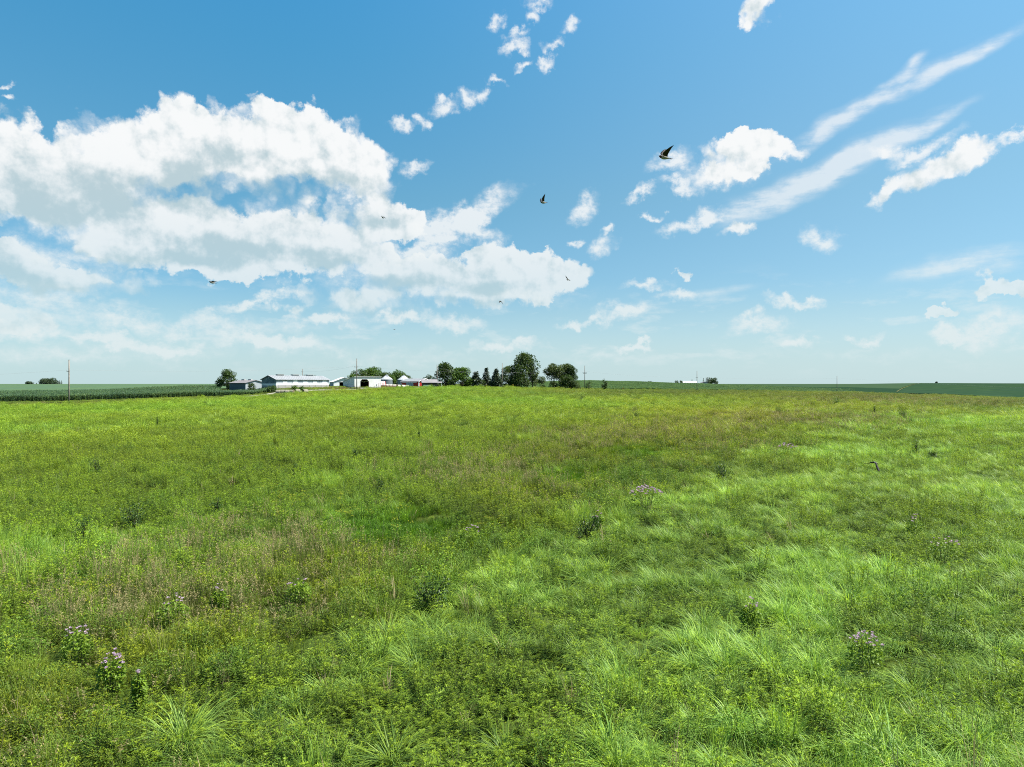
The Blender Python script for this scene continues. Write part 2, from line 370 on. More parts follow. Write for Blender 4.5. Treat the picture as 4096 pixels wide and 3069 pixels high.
class MB:
    """mesh builder: collects shapes, links them as one object"""
    def __init__(s): s.V = []; s.F = []; s.M = []; s.n = 0
    def add(s, V, Fs, mi=0):
        s.V.extend([tuple(v) for v in V]); s.F.extend([tuple(i + s.n for i in f) for f in Fs]); s.M.extend([mi] * len(Fs)); s.n += len(V)
    def box(s, c, sz, rz=0.0, mi=0, T=None):
        hx, hy, hz = sz[0] / 2, sz[1] / 2, sz[2] / 2
        cs, sn = math.cos(rz), math.sin(rz); V = []
        for dz in (-hz, hz):
            for dx, dy in ((-hx, -hy), (hx, -hy), (hx, hy), (-hx, hy)):
                V.append((c[0] + dx * cs - dy * sn, c[1] + dx * sn + dy * cs, c[2] + dz))
        if T: V = [T(v) for v in V]
        s.add(V, [(0, 3, 2, 1), (4, 5, 6, 7), (0, 1, 5, 4), (1, 2, 6, 5), (2, 3, 7, 6), (3, 0, 4, 7)], mi)
    def prism(s, pts, off, mi=0):
        """closed polygon pts extruded by the vector off"""
        n = len(pts); a = [Vector(p) for p in pts]; b = [p + Vector(off) for p in a]
        s.add(a + b, [tuple(range(n))[::-1], tuple(range(n, 2 * n))] + [(i, (i + 1) % n, n + (i + 1) % n, n + i) for i in range(n)], mi)
    def tube(s, pts, rad, n=6, mi=0, cap=True):
        pts = [Vector(p) for p in pts]; V = []; Fs = []
        if not hasattr(rad, '__len__'): rad = [rad] * len(pts)
        for i, p in enumerate(pts):
            d = (pts[min(i + 1, len(pts) - 1)] - pts[max(i - 1, 0)]).normalized()
            u = d.orthogonal().normalized() if abs(d.z) > 0.95 else d.cross(Vector((0, 0, 1))).normalized()
            w = d.cross(u)
            for k in range(n):
                a = 2 * math.pi * k / n; V.append(p + (u * math.cos(a) + w * math.sin(a)) * rad[i])
        for i in range(len(pts) - 1):
            for k in range(n):
                a, b = i * n + k, i * n + (k + 1) % n; Fs.append((a, b, b + n, a + n))
        if cap:
            Fs.append(tuple(range(n))[::-1]); Fs.append(tuple((len(pts) - 1) * n + k for k in range(n)))
        s.add(V, Fs, mi)
    def lathe(s, c, prof, n=24, mi=0, axis=None):
        V = []; Fs = []
        for (r, h) in prof:
            for k in range(n):
                a = 2 * math.pi * k / n; V.append((c[0] + r * math.cos(a), c[1] + r * math.sin(a), c[2] + h))
        for i in range(len(prof) - 1):
            for k in range(n):
                a, b = i * n + k, i * n + (k + 1) % n; Fs.append((a, b, b + n, a + n))
        Fs.append(tuple(range(n))[::-1]); Fs.append(tuple((len(prof) - 1) * n + k for k in range(n)))
        s.add(V, Fs, mi)
    def build(s, name, mats, parent=None, smooth=False):
        if not isinstance(mats, (list, tuple)): mats = [mats]
        V = np.array([tuple(v) for v in s.V], float)
        o = bpy.data.objects.new(name, None if False else npmesh(name, V, s.F, mats, s.M, smooth=smooth))
        COL.objects.link(o)
        if parent is not None:
            o.parent = parent; o.matrix_parent_inverse = Matrix.Translation(-parent.location)
        return o
def link(name, me, parent=None):
    o = bpy.data.objects.new(name, me); COL.objects.link(o)
    if parent is not None:
        o.parent = parent; o.matrix_parent_inverse = Matrix.Translation(-parent.location)
    return o
def empty(name, loc):
    o = bpy.data.objects.new(name, None); o.location = loc; o.empty_display_size = 0.5; COL.objects.link(o); return o
def tag(o, label, cat, group=None, kind=None):
    if label: o['label'] = label
    if cat: o['category'] = cat
    if group: o['group'] = group
    if kind: o['kind'] = kind
    return o

def sheet(name, xs, ys, mapf, lift, m, wall=0.0):
    """a grid that follows the ground, lifted by lift; mapf(u,v)->x,y"""
    U, Vv = np.meshgrid(xs, ys)
    X, Y = mapf(U, Vv)
    Z = ground(X, Y) + (lift(X, Y) if callable(lift) else lift)
    nx, ny = len(xs), len(ys)
    V = np.stack([X.ravel(), Y.ravel(), Z.ravel()], 1)
    i = np.arange(nx * ny).reshape(ny, nx)
    Fc = np.stack([i[:-1, :-1].ravel(), i[:-1, 1:].ravel(), i[1:, 1:].ravel(), i[1:, :-1].ravel()], 1)
    me = npmesh(name, V, Fc, [m], smooth=True)
    return link(name, me)

# the ground: one sheet out to the horizon, finer near the camera
def ground_material():
    m = bpy.data.materials.new('soil_and_thatch'); m.use_nodes = True
    N = NT(m.node_tree); b = m.node_tree.nodes['Principled BSDF']
    tc = N.node('ShaderNodeTexCoord'); p = tc.outputs['Object']
    f = N.noise(p, 1.6, 8.0, 0.65); g = N.noise(p, 0.07, 4.0, 0.5)
    c = N.ramp(f, [(0.3, (0.020, 0.026, 0.008)), (0.5, (0.040, 0.065, 0.014)), (0.7, (0.075, 0.10, 0.025))])
    c = N.mix(N.smooth(g, 0.4, 0.65), c, N.mix(1.0, c, (1.3, 1.1, 0.8, 1), 'MULTIPLY'))
    N.put(b.inputs['Base Color'], c); b.inputs['Roughness'].default_value = 1.0; b.inputs['Specular IOR Level'].default_value = 0.0
    bp = N.node('ShaderNodeBump'); bp.inputs['Strength'].default_value = 0.8; bp.inputs['Distance'].default_value = 0.2
    N.put(bp.inputs['Height'], f); N.put(b.inputs['Normal'], bp.outputs[0])
    return m
_r = np.concatenate([np.linspace(0.02, 60, 60), np.linspace(62, 560, 250), np.linspace(575, 2000, 96), np.linspace(2200, 9000, 18)])
_aa = np.concatenate([np.linspace(-math.pi, -0.9, 40)[:-1], np.linspace(-0.9, 0.9, 181), np.linspace(0.9, math.pi, 40)[1:]])
g = sheet('ground', _aa, _r, lambda a, r: (np.sin(a) * r, np.cos(a) * r), 0.0, ground_material())
tag(g, 'soil and thatch under the prairie and the farmland', 'ground', kind='structure')
# close the small disc under the camera

# ---------------------------------------------------------------- prairie plants (uncountable: instanced as stuff)
RNG = np.random.default_rng(7)
_BX = [-900, 0, 276, 860, 1104, 1427, 1750, 2009, 2150, 2339, 2500, 2788, 2950, 3348, 3700, 4096, 5000]
_BY = [130, 157.6, 169, 196, 212, 239, 280, 305, 318, 340, 352, 400, 425, 435, 480, 528, 700]
def edge_y(px): return np.interp(px, _BX, _BY)

K = 4096.0 / 2211.0
def spot(x, y, zc=0.5):
    """2211-px photo point of something zc above the ground -> ground point"""
    X, Y = x * K, y * K; d = 30.0
    for _ in range(40):
        gx = (X - CX) / F * d; z = gz(gx, d) + zc; d = d * .5 + .5 * max(3.0, (CAMZ - z) * F / (Y - CY))
    return at(X, d)
SHRUBS = (
    (340, 912, 12, 36, 'slim dark sapling standing alone in the left far prairie', True), (175, 1128, 60, 44, 'dark round shrub left of the wide dark one in the left prairie', False),
    (290, 1102, 74, 38, 'wide dark blue-green shrub in the left prairie', False), (466, 1078, 30, 28, 'small black-green shrub right of the two dark ones on the left', False),
    (208, 1005, 34, 36, 'dark shrub in front of the slim left sapling', False), (820, 1030, 26, 18, 'small dark tuft shrub left of the tan grass', False), (765, 970, 18, 16, 'small dark shrub in the middle distance left of centre', False),
    (1268, 1118, 64, 34, 'dark hollow shrub between bunch grass and the tan meadow', False), (930, 1250, 110, 52, 'largest dark shrub in the middle foreground', False),
    (1562, 1012, 54, 30, 'dark shrub at the border of the bright grass on the right', False), (1376, 895, 20, 16, 'small dark bush in the far middle prairie', False),
    (1978, 968, 34, 46, 'bushy green sapling in the bright grass on the right', True), (2012, 972, 26, 14, 'low dark bush just right of the bushy green sapling', False), (1950, 897, 26, 22, 'dark branching bush in the far right prairie', False),
    (1888, 884, 12, 18, 'thin dark weed bush, left of a scattered row far right', True), (1804, 873, 24, 20, 'round bright bush far right', False), (1680, 888, 16, 16, 'small dark bush left of the round bright bush', False), (1255, 865, 16, 26, 'dark young tree near the far prairie edge right of centre', True),
    (607, 860, 20, 10, 'low dark bush far left of centre near the road', False), (905, 935, 12, 26, 'thin dark weed stalk in the middle prairie', True), (445, 872, 14, 14, 'small dark bush on the far left prairie edge', False), (640, 1010, 22, 24, 'dark weed bush left of centre in the middle distance', False))
FLOWERS = ((240, 1400, 60, 50, 20, 'pink bergamot clump near the lower left corner'), (165, 1345, 70, 40, 12, 'loose pink bergamot above the lower left clump'), (375, 1280, 75, 34, 9, 'scattered pink bergamot in the tan grass on the left'), (472, 1258, 40, 30, 5, 'few pink flowers right of the tan grass on the left'), (645, 1240, 60, 36, 9, 'sparse pink flowers left of the largest dark shrub'), (1395, 1060, 85, 28, 60, 'wide pale pink bergamot patch in the middle right'), (1292, 1098, 26, 18, 6, 'small pink flower group left of the wide pink patch'), (1620, 1288, 44, 24, 9, 'short row of pink flowers in the right grass'), (1868, 1362, 84, 48, 26, 'pink bergamot clump in the lower right grass'), (2040, 1158, 80, 24, 18, 'thin spread of pink flowers in the right grass'), (1700, 963, 50, 10, 16, 'far strip of pink bloom on the right'), (1010, 1130, 60, 26, 8, 'few pink flowers beside the yellow umbels in the centre'), (1975, 1110, 40, 14, 8, 'small pink group above the thin spread on the right'), (300, 1432, 24, 22, 4, 'four pink flowers right below the lower left clump'))

class Plant:
    def __init__(s): s.V = []; s.F3 = []; s.mi = []; s.r = []; s.n = 0
    def add(s, V, Fc, mi, rnd):
        V = np.asarray(V, float).reshape(-1, 3); Fc = np.asarray(Fc, int)
        s.V.append(V); s.F3.append(Fc + s.n); s.mi.append(np.full(len(Fc), mi)); s.r.append(np.broadcast_to(rnd, (len(V),)).astype(float)); s.n += len(V)
    def mesh(s, name, mats):
        return npmesh(name, np.concatenate(s.V), np.concatenate(s.F3), mats, np.concatenate(s.mi), np.concatenate(s.r))

def blades(P, n, R, h0, h1, w, lean=(0, 0), spread=0.5, droop=0.25, mi=0, rlo=0.0, rhi=1.0, rng=RNG, base=None):
    T = np.array([0.0, 0.38, 0.72, 1.0])
    a = rng.uniform(0, 2 * np.pi, n); r = R * np.sqrt(rng.uniform(0, 1, n))
    b = np.stack([r * np.cos(a), r * np.sin(a), np.full(n, -0.03)], 1)
    if base is not None: b = b + base
    ao = a + rng.normal(0, 0.7, n)
    h = rng.uniform(h0, h1, n); sp = spread * rng.uniform(0.4, 1.3, n) * (0.4 + 0.9 * r / max(R, 1e-6))
    o = np.stack([np.cos(ao), np.sin(ao)], 1)
    ln = np.array(lean)[None] * rng.uniform(0.6, 1.35, (n, 1))
    side = np.stack([-np.sin(ao + rng.normal(0, 0.6, n)), np.cos(ao)], 1); side /= np.linalg.norm(side, axis=1, keepdims=True)
    dr = droop * rng.uniform(0.3, 1.6, n)
    V = np.zeros((n, 7, 3)); ww = w * rng.uniform(0.7, 1.3, n)
    for k, t in enumerate(T):
        xy = b[:, :2] + (o * sp[:, None] + ln) * h[:, None] * t ** 1.8
        z = b[:, 2] + h * (t - dr * t ** 3)
        if k < 3:
            q = ww * (0.75, 1.0, 0.7)[k] / 2
            V[:, 2 * k, :2] = xy - side * q[:, None]; V[:, 2 * k + 1, :2] = xy + side * q[:, None]
            V[:, 2 * k, 2] = z; V[:, 2 * k + 1, 2] = z
        else:
            V[:, 6, :2] = xy; V[:, 6, 2] = z
    tri = np.array([(0, 1, 3), (0, 3, 2), (2, 3, 5), (2, 5, 4), (4, 5, 6)])
    Fc = (np.arange(n)[:, None, None] * 7 + tri[None]).reshape(-1, 3)
    P.add(V.reshape(-1, 3), Fc, mi, np.repeat(rng.uniform(rlo, rhi, n), 7))

def leaves(P, pos, dirs, L, W, mi, rnd, rng=RNG, fold=0.15):
    """lanceolate leaves from pos along dirs"""
    n = len(pos); dirs = dirs / np.linalg.norm(dirs, axis=1, keepdims=True)
    s = np.cross(dirs, rng.normal(0, 0.5, (n, 3)) + (0, 0, 1.0)); s /= np.maximum(np.linalg.norm(s, axis=1, keepdims=True), 1e-6)
    L = np.broadcast_to(L, (n,))[:, None]; W = np.broadcast_to(W, (n,))[:, None]
    dn = np.array([0, 0, 1.0])
    V = np.zeros((n, 4, 3))
    V[:, 0] = pos; V[:, 1] = pos + dirs * L * 0.45 - s * W / 2 + dn * L * fold * 0.4
    V[:, 2] = pos + dirs * L * 0.45 + s * W / 2 + dn * L * fold * 0.4; V[:, 3] = pos + dirs * L - dn * L * fold
    Fc = (np.arange(n)[:, None, None] * 4 + np.array([(0, 1, 2), (1, 3, 2)])[None]).reshape(-1, 3)
    P.add(V.reshape(-1, 3), Fc, mi, np.repeat(np.broadcast_to(rnd, (n,)), 4))

def stick(P, a, b, w, mi, rnd=0.3):
    a = np.array(a, float); b = np.array(b, float)
    V = []; 
    for k in range(3):
        an = 2 * np.pi * k / 3; o = np.array([np.cos(an), np.sin(an), 0]) * w
        V += [a + o, b + o * 0.5]
    P.add(V, [(0, 2, 3), (0, 3, 1), (2, 4, 5), (2, 5, 3), (4, 0, 1), (4, 1, 5)], mi, rnd)

def forb(P, ns, R, h0, h1, L, W, per, mi=0, stem=1, lean=(0, 0), tuft=True, rng=RNG, up=0.75):
    for i in range(ns):
        a = rng.uniform(0, 2 * np.pi); r = R * math.sqrt(rng.uniform()); h = rng.uniform(h0, h1)
        b = np.array([r * math.cos(a), r * math.sin(a), 0.0])
        top = b + np.array([math.cos(a) * 0.22 * h + lean[0] * h, math.sin(a) * 0.22 * h + lean[1] * h, h])
        stick(P, b, top, 0.006, stem)
        t = np.linspace(0.22, 1.0, per) ** 0.8
        g = np.arange(per) * 2.4 + rng.uniform(0, 6)
        pos = b + (top - b) * t[:, None]
        upz = up * (0.35 + 0.9 * t ** 2) + rng.normal(0, 0.15, per)
        d = np.stack([np.cos(g), np.sin(g), upz], 1)
        LL = L * (1.25 - 0.45 * t) * rng.uniform(0.75, 1.25, per)
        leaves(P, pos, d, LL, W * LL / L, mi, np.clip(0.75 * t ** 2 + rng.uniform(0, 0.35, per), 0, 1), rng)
        if tuft:
            k = 7; g = np.arange(k) * 0.9 + rng.uniform(0, 6)
            d = np.stack([np.cos(g), np.sin(g), np.full(k, 1.1) + rng.normal(0, 0.2, k)], 1)
            leaves(P, np.repeat(top[None], k, 0), d, L * 0.75, W * 0.75, mi, np.clip(0.8 + rng.uniform(-0.2, 0.2, k), 0, 1), rng)

def blobs_leafy(P, n, R, h, L, W, mi=0, rng=RNG, flat=0.5, z0=0.1):
    """small roundish leaves through a mound"""
    a = rng.uniform(0, 2 * np.pi, n); u = rng.uniform(0, 1, n); rr = R * np.sqrt(rng.uniform(0.0, 1, n))
    zmax = h * np.sqrt(np.maximum(1 - (rr / R) ** 2 * 0.8, 0.05))
    z = z0 + (zmax - z0) * (1 - (1 - u) ** 2.2)
    pos = np.stack([rr * np.cos(a), rr * np.sin(a), z], 1)
    d = np.stack([np.cos(a + rng.normal(0, 1.2, n)), np.sin(a + rng.normal(0, 1.2, n)), rng.uniform(-0.1, 0.9, n)], 1)
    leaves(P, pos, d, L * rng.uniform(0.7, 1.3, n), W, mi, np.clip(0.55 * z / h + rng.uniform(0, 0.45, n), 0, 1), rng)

M_GRASS = leafmat('prairie_grass_blade', None, 0.9, 0.36, 0.45, spec=0.2)
M_FORB = leafmat('prairie_forb_leaf', None, 0.95, 0.32, 0.5, spec=0.2)
M_STEM = leafmat('plant_stem', (0.07, 0.085, 0.025), 0.4, 0.0, 0.7)
M_SEED = leafmat('dry_seed_head', (0.27, 0.235, 0.11), 0.5, 0.25, 0.8, (1.1, 1.0, 0.9))
M_YEL = leafmat('yellow_umbel', (0.30, 0.30, 0.02), 0.5, 0.25, 0.7, (1.1, 1.05, 0.9))
M_WHITE = leafmat('white_umbel', (0.55, 0.55, 0.48), 0.3, 0.2, 0.7, (1.0, 1.0, 0.95))
M_DRY = leafmat('dry_stalk', (0.36, 0.29, 0.17), 0.5, 0.2, 0.7, (1.1, 1.05, 1.0))

def protos():
    A = {}
    def reg(kind, P, mats):
        me = P.mesh('%s_plant' % kind, mats); o = bpy.data.objects.new('%s_plant' % kind, me); A.setdefault(kind, []).append(o)
    for i in range(4):     # arching bunch grass leaning down wind
        P = Plant(); blades(P, 230, 0.14, 0.42, 0.92, 0.0125, (-0.16, 0.0), 0.85, 0.60)
        blades(P, 40, 0.30, 0.25, 0.5, 0.012, (-0.1, 0.0), 0.6, 0.4); reg('bunch', P, [M_GRASS])
    for i in range(3):     # upright mixed grass
        P = Plant(); blades(P, 130, 0.34, 0.45, 0.95, 0.011, (-0.16, 0.04), 0.38, 0.22); reg('upright', P, [M_GRASS])
    for i in range(2):     # fine dark short grass
        P = Plant(); blades(P, 150, 0.40, 0.35, 0.62, 0.009, (-0.10, 0.0), 0.22, 0.15); reg('fine', P, [M_GRASS])
    for i in range(4):     # leafy forbs (goldenrod like)
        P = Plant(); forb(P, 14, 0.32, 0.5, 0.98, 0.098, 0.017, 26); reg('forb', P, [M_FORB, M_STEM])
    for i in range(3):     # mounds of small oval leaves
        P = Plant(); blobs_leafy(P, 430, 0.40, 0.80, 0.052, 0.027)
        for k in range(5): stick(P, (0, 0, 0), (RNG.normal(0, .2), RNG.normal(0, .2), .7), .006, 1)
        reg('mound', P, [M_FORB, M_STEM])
    for i in range(3):     # brome with pale seed heads
        P = Plant(); blades(P, 100, 0.32, 0.45, 0.9, 0.010, (-0.12, 0.03), 0.40, 0.25)
        for k in range(9):
            a = RNG.uniform(0, 6.28); r = 0.33 * math.sqrt(RNG.uniform()); h = RNG.uniform(0.8, 1.15)
            b = np.array([r * math.cos(a), r * math.sin(a), 0]); tp = b + (math.cos(a) * .12 - .14, math.sin(a) * .12, h)
            stick(P, b, tp, 0.0035, 1); n = 11
            pos = tp + (b - tp) * RNG.uniform(0, 0.2, n)[:, None]
            d = np.stack([RNG.normal(-.35, .5, n), RNG.normal(0, .5, n), RNG.uniform(-.5, .7, n)], 1)
            leaves(P, pos, d, 0.06, 0.014, 1, RNG.uniform(0, 1, n))
        reg('brome', P, [M_GRASS, M_SEED])
    for i in range(2):     # wild parsnip: flat yellow umbels
        P = Plant(); forb(P, 4, 0.25, 0.35, 0.6, 0.12, 0.05, 9, tuft=False)
        for k in range(4):
            a = RNG.uniform(0, 6.28); r = 0.25 * RNG.uniform(); h = RNG.uniform(0.75, 1.12)
            tp = np.array([r * math.cos(a) * 1.6, r * math.sin(a) * 1.6, h]); stick(P, (r * math.cos(a), r * math.sin(a), 0), tp, 0.006, 1)
            for q in range(7):
                c = tp + (RNG.normal(0, .055), RNG.normal(0, .055), RNG.normal(0.02, .018)); n = 5; g = np.arange(n) * 1.257 + RNG.uniform()
                leaves(P, np.repeat(c[None], n, 0), np.stack([np.cos(g), np.sin(g), np.full(n, .15)], 1), 0.024, 0.017, 2, RNG.uniform(0, 1, n))
        reg('umbel', P, [M_FORB, M_STEM, M_YEL])
    P = Plant(); blades(P, 20, 0.1, 0.6, 1.2, 0.010, (-0.1, 0), 0.35, 0.15); reg('dry', P, [M_DRY])
    # coarser plants for the far prairie
    for i in range(3):
        P = Plant(); blades(P, 150, 0.55, 0.40, 0.95, 0.022, (-0.22, 0.04), 0.55, 0.40); reg('far_grass', P, [M_GRASS])
    for i in range(3):
        P = Plant(); blobs_leafy(P, 380, 0.58, 0.85, 0.085, 0.040); reg('far_forb', P, [M_FORB])
    for i in range(2):
        P = Plant(); blades(P, 110, 0.55, 0.4, 0.85, 0.022, (-0.12, 0.03), 0.4, 0.25); blades(P, 26, 0.55, 0.75, 1.05, 0.02, (-0.15, 0), 0.3, 0.2, 1); reg('far_brome', P, [M_GRASS, M_SEED])
    for i in range(2):
        P = Plant(); blobs_leafy(P, 330, 0.56, 0.8, 0.085, 0.042); n = 18
        a = RNG.uniform(0, 6.28, n); r = .5 * np.sqrt(RNG.uniform(0, 1, n))
        leaves(P, np.stack([r * np.cos(a), r * np.sin(a), RNG.uniform(.75, 1.0, n)], 1), np.stack([np.cos(a), np.sin(a), np.full(n, .1)], 1), .07, .045, 1, RNG.uniform(0, 1, n))
        reg('far_yellow', P, [M_FORB, M_YEL])
    # crops
    for i in range(3):     # maize
        P = Plant()
        for k in range(3):
            bx, by = RNG.uniform(-.4, .4, 2); h = RNG.uniform(2.0, 2.35)
            stick(P, (bx, by, 0), (bx, by, h), 0.02, 0); n = 12
            z = np.linspace(.4, h, n); g = np.arange(n) * 3.0 + RNG.normal(0, .3, n)
            for zz, gg in zip(z, g):
                blades(P, 1, 0.0001, 0.55, 0.8, 0.085, (math.cos(gg) * .75, math.sin(gg) * .75), 0.0, 0.55, 0, 0, 1, RNG, np.array([bx, by, zz]))
        reg('maize', P, [M_GRASS])
    for i in range(2):     # soybean row clump
        P = Plant(); blobs_leafy(P, 200, 0.75, 0.85, 0.15, 0.11, flat=.2); reg('soy', P, [M_FORB])
    for k in A:
        for o in A[k]: o.data.name = k
    return A
PROTO = protos()

def scatter(name, pts, rot, scl, tint, idx, objs, label, cat):
    """one stuff object: plants instanced on its points"""
    me = bpy.data.meshes.new(name); n = len(pts)
    me.vertices.add(n); me.vertices.foreach_set('co', np.asarray(pts, np.float32).ravel())
    for nm, ty, key, arr in (('rot', 'FLOAT_VECTOR', 'vector', rot), ('scl', 'FLOAT_VECTOR', 'vector', scl), ('tint', 'FLOAT_COLOR', 'color', np.concatenate([tint, np.ones((n, 1))], 1)), ('idx', 'INT', 'value', idx)):
        a = me.attributes.new(nm, ty, 'POINT'); a.data.foreach_set(key, np.ascontiguousarray(arr, np.int32 if ty == 'INT' else np.float32).ravel())
    o = bpy.data.objects.new(name, me); COL.objects.link(o)
    t = bpy.data.node_groups.new(name, 'GeometryNodeTree')
    t.interface.new_socket('Geometry', in_out='INPUT', socket_type='NodeSocketGeometry')
    t.interface.new_socket('Geometry', in_out='OUTPUT', socket_type='NodeSocketGeometry')
    gi = t.nodes.new('NodeGroupInput'); go = t.nodes.new('NodeGroupOutput'); L = t.links.new
    m2p = t.nodes.new('GeometryNodeMeshToPoints'); L(gi.outputs[0], m2p.inputs['Mesh'])
    def attr(nm, ty):
        a = t.nodes.new('GeometryNodeInputNamedAttribute'); a.data_type = ty; a.inputs['Name'].default_value = nm; return a.outputs['Attribute']
    e2r = t.nodes.new('FunctionNodeEulerToRotation'); L(attr('rot', 'FLOAT_VECTOR'), e2r.inputs[0])
    sc = attr('scl', 'FLOAT_VECTOR'); ix = attr('idx', 'INT'); jo = t.nodes.new('GeometryNodeJoinGeometry')
    for k, ob in enumerate(objs):
        oi = t.nodes.new('GeometryNodeObjectInfo'); oi.inputs['Object'].default_value = ob; oi.inputs['As Instance'].default_value = False
        g2i = t.nodes.new('GeometryNodeGeometryToInstance'); L(oi.outputs['Geometry'], g2i.inputs[0])
        eq = t.nodes.new('FunctionNodeCompare'); eq.data_type = 'INT'; eq.operation = 'EQUAL'
        L(ix, eq.inputs['A'] if 'A' in eq.inputs else eq.inputs[2]); 
        bsock = [s for s in eq.inputs if s.enabled][1]; bsock.default_value = k
        iop = t.nodes.new('GeometryNodeInstanceOnPoints')
        L(m2p.outputs[0], iop.inputs['Points']); L(eq.outputs[0], iop.inputs['Selection']); L(g2i.outputs[0], iop.inputs['Instance'])
        L(e2r.outputs[0], iop.inputs['Rotation']); L(sc, iop.inputs['Scale']); L(iop.outputs[0], jo.inputs[0])
    L(jo.outputs[0], go.inputs[0])
    md = o.modifiers.new('scatter', 'NODES'); md.node_group = t
    return tag(o, label, cat, kind='stuff')

def to2211(x, y, z):
    s = 2211.0 / 4096.0
    return (CX + F * x / y) * s, (CY + F * (CAMZ - z) / y) * s
def gauss(u, v, spots):
    w = np.zeros_like(u)
    for (a, b, ra, rb) in spots: w = np.maximum(w, np.exp(-(((u - a) / ra) ** 2 + ((v - b) / rb) ** 2)))
    return w

def prairie():
    rng = np.random.default_rng(11)
    X = []; Y = []
    edges = np.concatenate([np.arange(3, 30, 1.5), np.arange(30, 120, 5), np.arange(120, 720, 12)])
    for a, b in zip(edges[:-1], edges[1:]):
        d = (a + b) / 2; rho = min(max(38 * (9 / d) ** 1.35, 0.62), 36)
        half = 0.78 * d + 7; n = int(rho * 2 * half * (b - a))
        X.append(rng.uniform(-half, half, n)); Y.append(rng.uniform(a, b, n))
    X = np.concatenate(X); Y = np.concatenate(Y)
    px = CX + F * X / Y
    eb = edge_y(px) + 9 * (fbm(X / 7, Y / 7, 2) - .5)
    k = Y < eb; X, Y, px, eb = X[k], Y[k], px[k], eb[k]
    Z = ground(X, Y); n = len(X); d = np.hypot(X, Y)
    u, v = to2211(X, Y, Z + 0.6)
    n1 = fbm(X / 1.2, Y / 1.2, 3); n2 = fbm(X / 7 + 40, Y / 7, 3); n3 = fbm(X / 26 + 9, Y / 26 - 4, 3); n4 = fbm(X / 4.2 - 7, Y / 4.2 + 3, 3)
    keep = (n1 > .24) | (rng.uniform(0, 1, n) < np.clip((d - 35) / 40, .12, 1))
    X, Y, Z, u, v, d, px, n1, n2, n3, n4 = [q[keep] for q in (X, Y, Z, u, v, d, px, n1, n2, n3, n4)]; n = len(X)
    rnd = rng.uniform(0, 1, n)
    # where the photograph shows each kind of cover
    bx = np.interp(v, [840, 870, 920, 1000, 1100, 1160, 1240, 1300, 1400, 1500, 1657], [2150, 1990, 1720, 1500, 1270, 1120, 940, 780, 470, 300, 120])
    right = 1 / (1 + np.exp(-((u - bx) / 40 + (n2 - .5) * 5)))
    tan = gauss(u, v, [(420, 1240, 300, 70), (140, 1280, 220, 70), (640, 1150, 330, 60), (1080, 1010, 240, 55), (1300, 965, 190, 42), (1130, 1060, 130, 30), (1500, 940, 230, 32), (1760, 905, 240, 22), (1960, 866, 240, 11)])
    tan = np.clip(tan * 1.5 * (0.1 + 1.2 * n1 + 1.6 * (n2 - .5)) - .22, 0, .8)
    dark = gauss(u, v, [(900, 1112, 170, 45), (800, 1120, 90, 40), (1380, 965, 90, 14), (1250, 1010, 110, 16)])
    olive = gauss(u, v, [(1500, 849, 420, 11), (1850, 856, 350, 14), (2150, 872, 220, 17)])  # far right band: cloud shadow painted into the plant tint, not a species
    lowmix = np.clip((v - 1230) / 160, 0, 1)
    bushy = gauss(u, v, [(120, 1400, 260, 110), (620, 1270, 170, 60), (930, 1215, 190, 55), (450, 1400, 160, 60), (60, 1560, 130, 90), (1200, 1160, 130, 35), (1380, 1075, 110, 30), (1880, 1370, 110, 45), (1450, 1010, 160, 35)])
    pg = 0.36 + 0.46 * right - .14 * lowmix + (n2 - .5) * 1.5 + (n1 - .5) * 1.4 - bushy * .25
    pg = np.clip(pg, .08, .97)
    far = rng.uniform(0, 1, n) < (d - 60) / 60
    kind = np.empty(n, object)
    isg = (rnd < pg)
    r2 = rng.uniform(0, 1, n); r3 = rng.uniform(0, 1, n)
    kind[:] = 'forb'
    kind[isg] = np.where(r2[isg] < .35 + .6 * right[isg], 'bunch', 'upright')
    kind[(~isg) & (r2 < .10 + bushy * .8)] = 'mound'
    kind[r3 < tan * .66 + .10 * np.exp(-(((u - bx) + 260) / 260) ** 2)] = 'brome'
    kind[r3 < dark * .95] = 'fine'
    yl = gauss(u, v, [(760, 1095, 110, 30), (880, 1140, 60, 30), (1065, 1115, 40, 22), (180, 1265, 160, 40), (640, 1080, 140, 40), (1580, 960, 160, 40), (1440, 950, 120, 25), (230, 1345, 40, 20), (90, 1380, 50, 18), (820, 1090, 90, 25)])
    r4 = rng.uniform(0, 1, n)
    kind[r4 < (yl - .12) * .17] = 'umbel'
    kind[(r4 > .992) & ~far] = 'dry'
    fk = np.where(kind == 'brome', 'far_brome', np.where(kind == 'umbel', 'far_yellow', np.where(np.isin(kind, ('bunch', 'upright', 'fine')), 'far_grass', 'far_forb')))
    ry = gauss(u, v, [(1750, 880, 350, 25), (1450, 900, 300, 30), (1100, 870, 300, 25), (1950, 880, 130, 12)])
    fk[(rng.uniform(0, 1, n) < .012 + .12 * ry) & (fk == 'far_forb')] = 'far_yellow'
    kind = np.where(far, fk, kind)
    # tussocks stand apart with low grass between them; forbs likewise differ in height
    rr_ = np.clip(38 * (9 / d) ** 1.35, .62, 36); r5 = rng.uniform(0, 1, n); r6 = rng.uniform(0, 1, n)
    isb = kind == 'bunch'; big = isb & (r5 < np.clip(6.0 / rr_, .10, 1)); low_ = isb & ~big
    kind = np.where(low_, 'upright', kind)
    fsel = np.isin(kind, ('forb', 'mound')); fbig = fsel & (r5 < np.clip(7.0 / rr_, .15, 1)); flow = fsel & ~fbig
    hk = np.where(big, .98, np.where(low_, .42, np.where(fbig, 1.12, np.where(flow, .52, 1.0))))
    wk = np.where(big, np.clip(1.42 - d / 80, 1.0, 1.42), np.where(fbig, np.clip(1.35 - d / 120, 1.0, 1.35), 1.0))
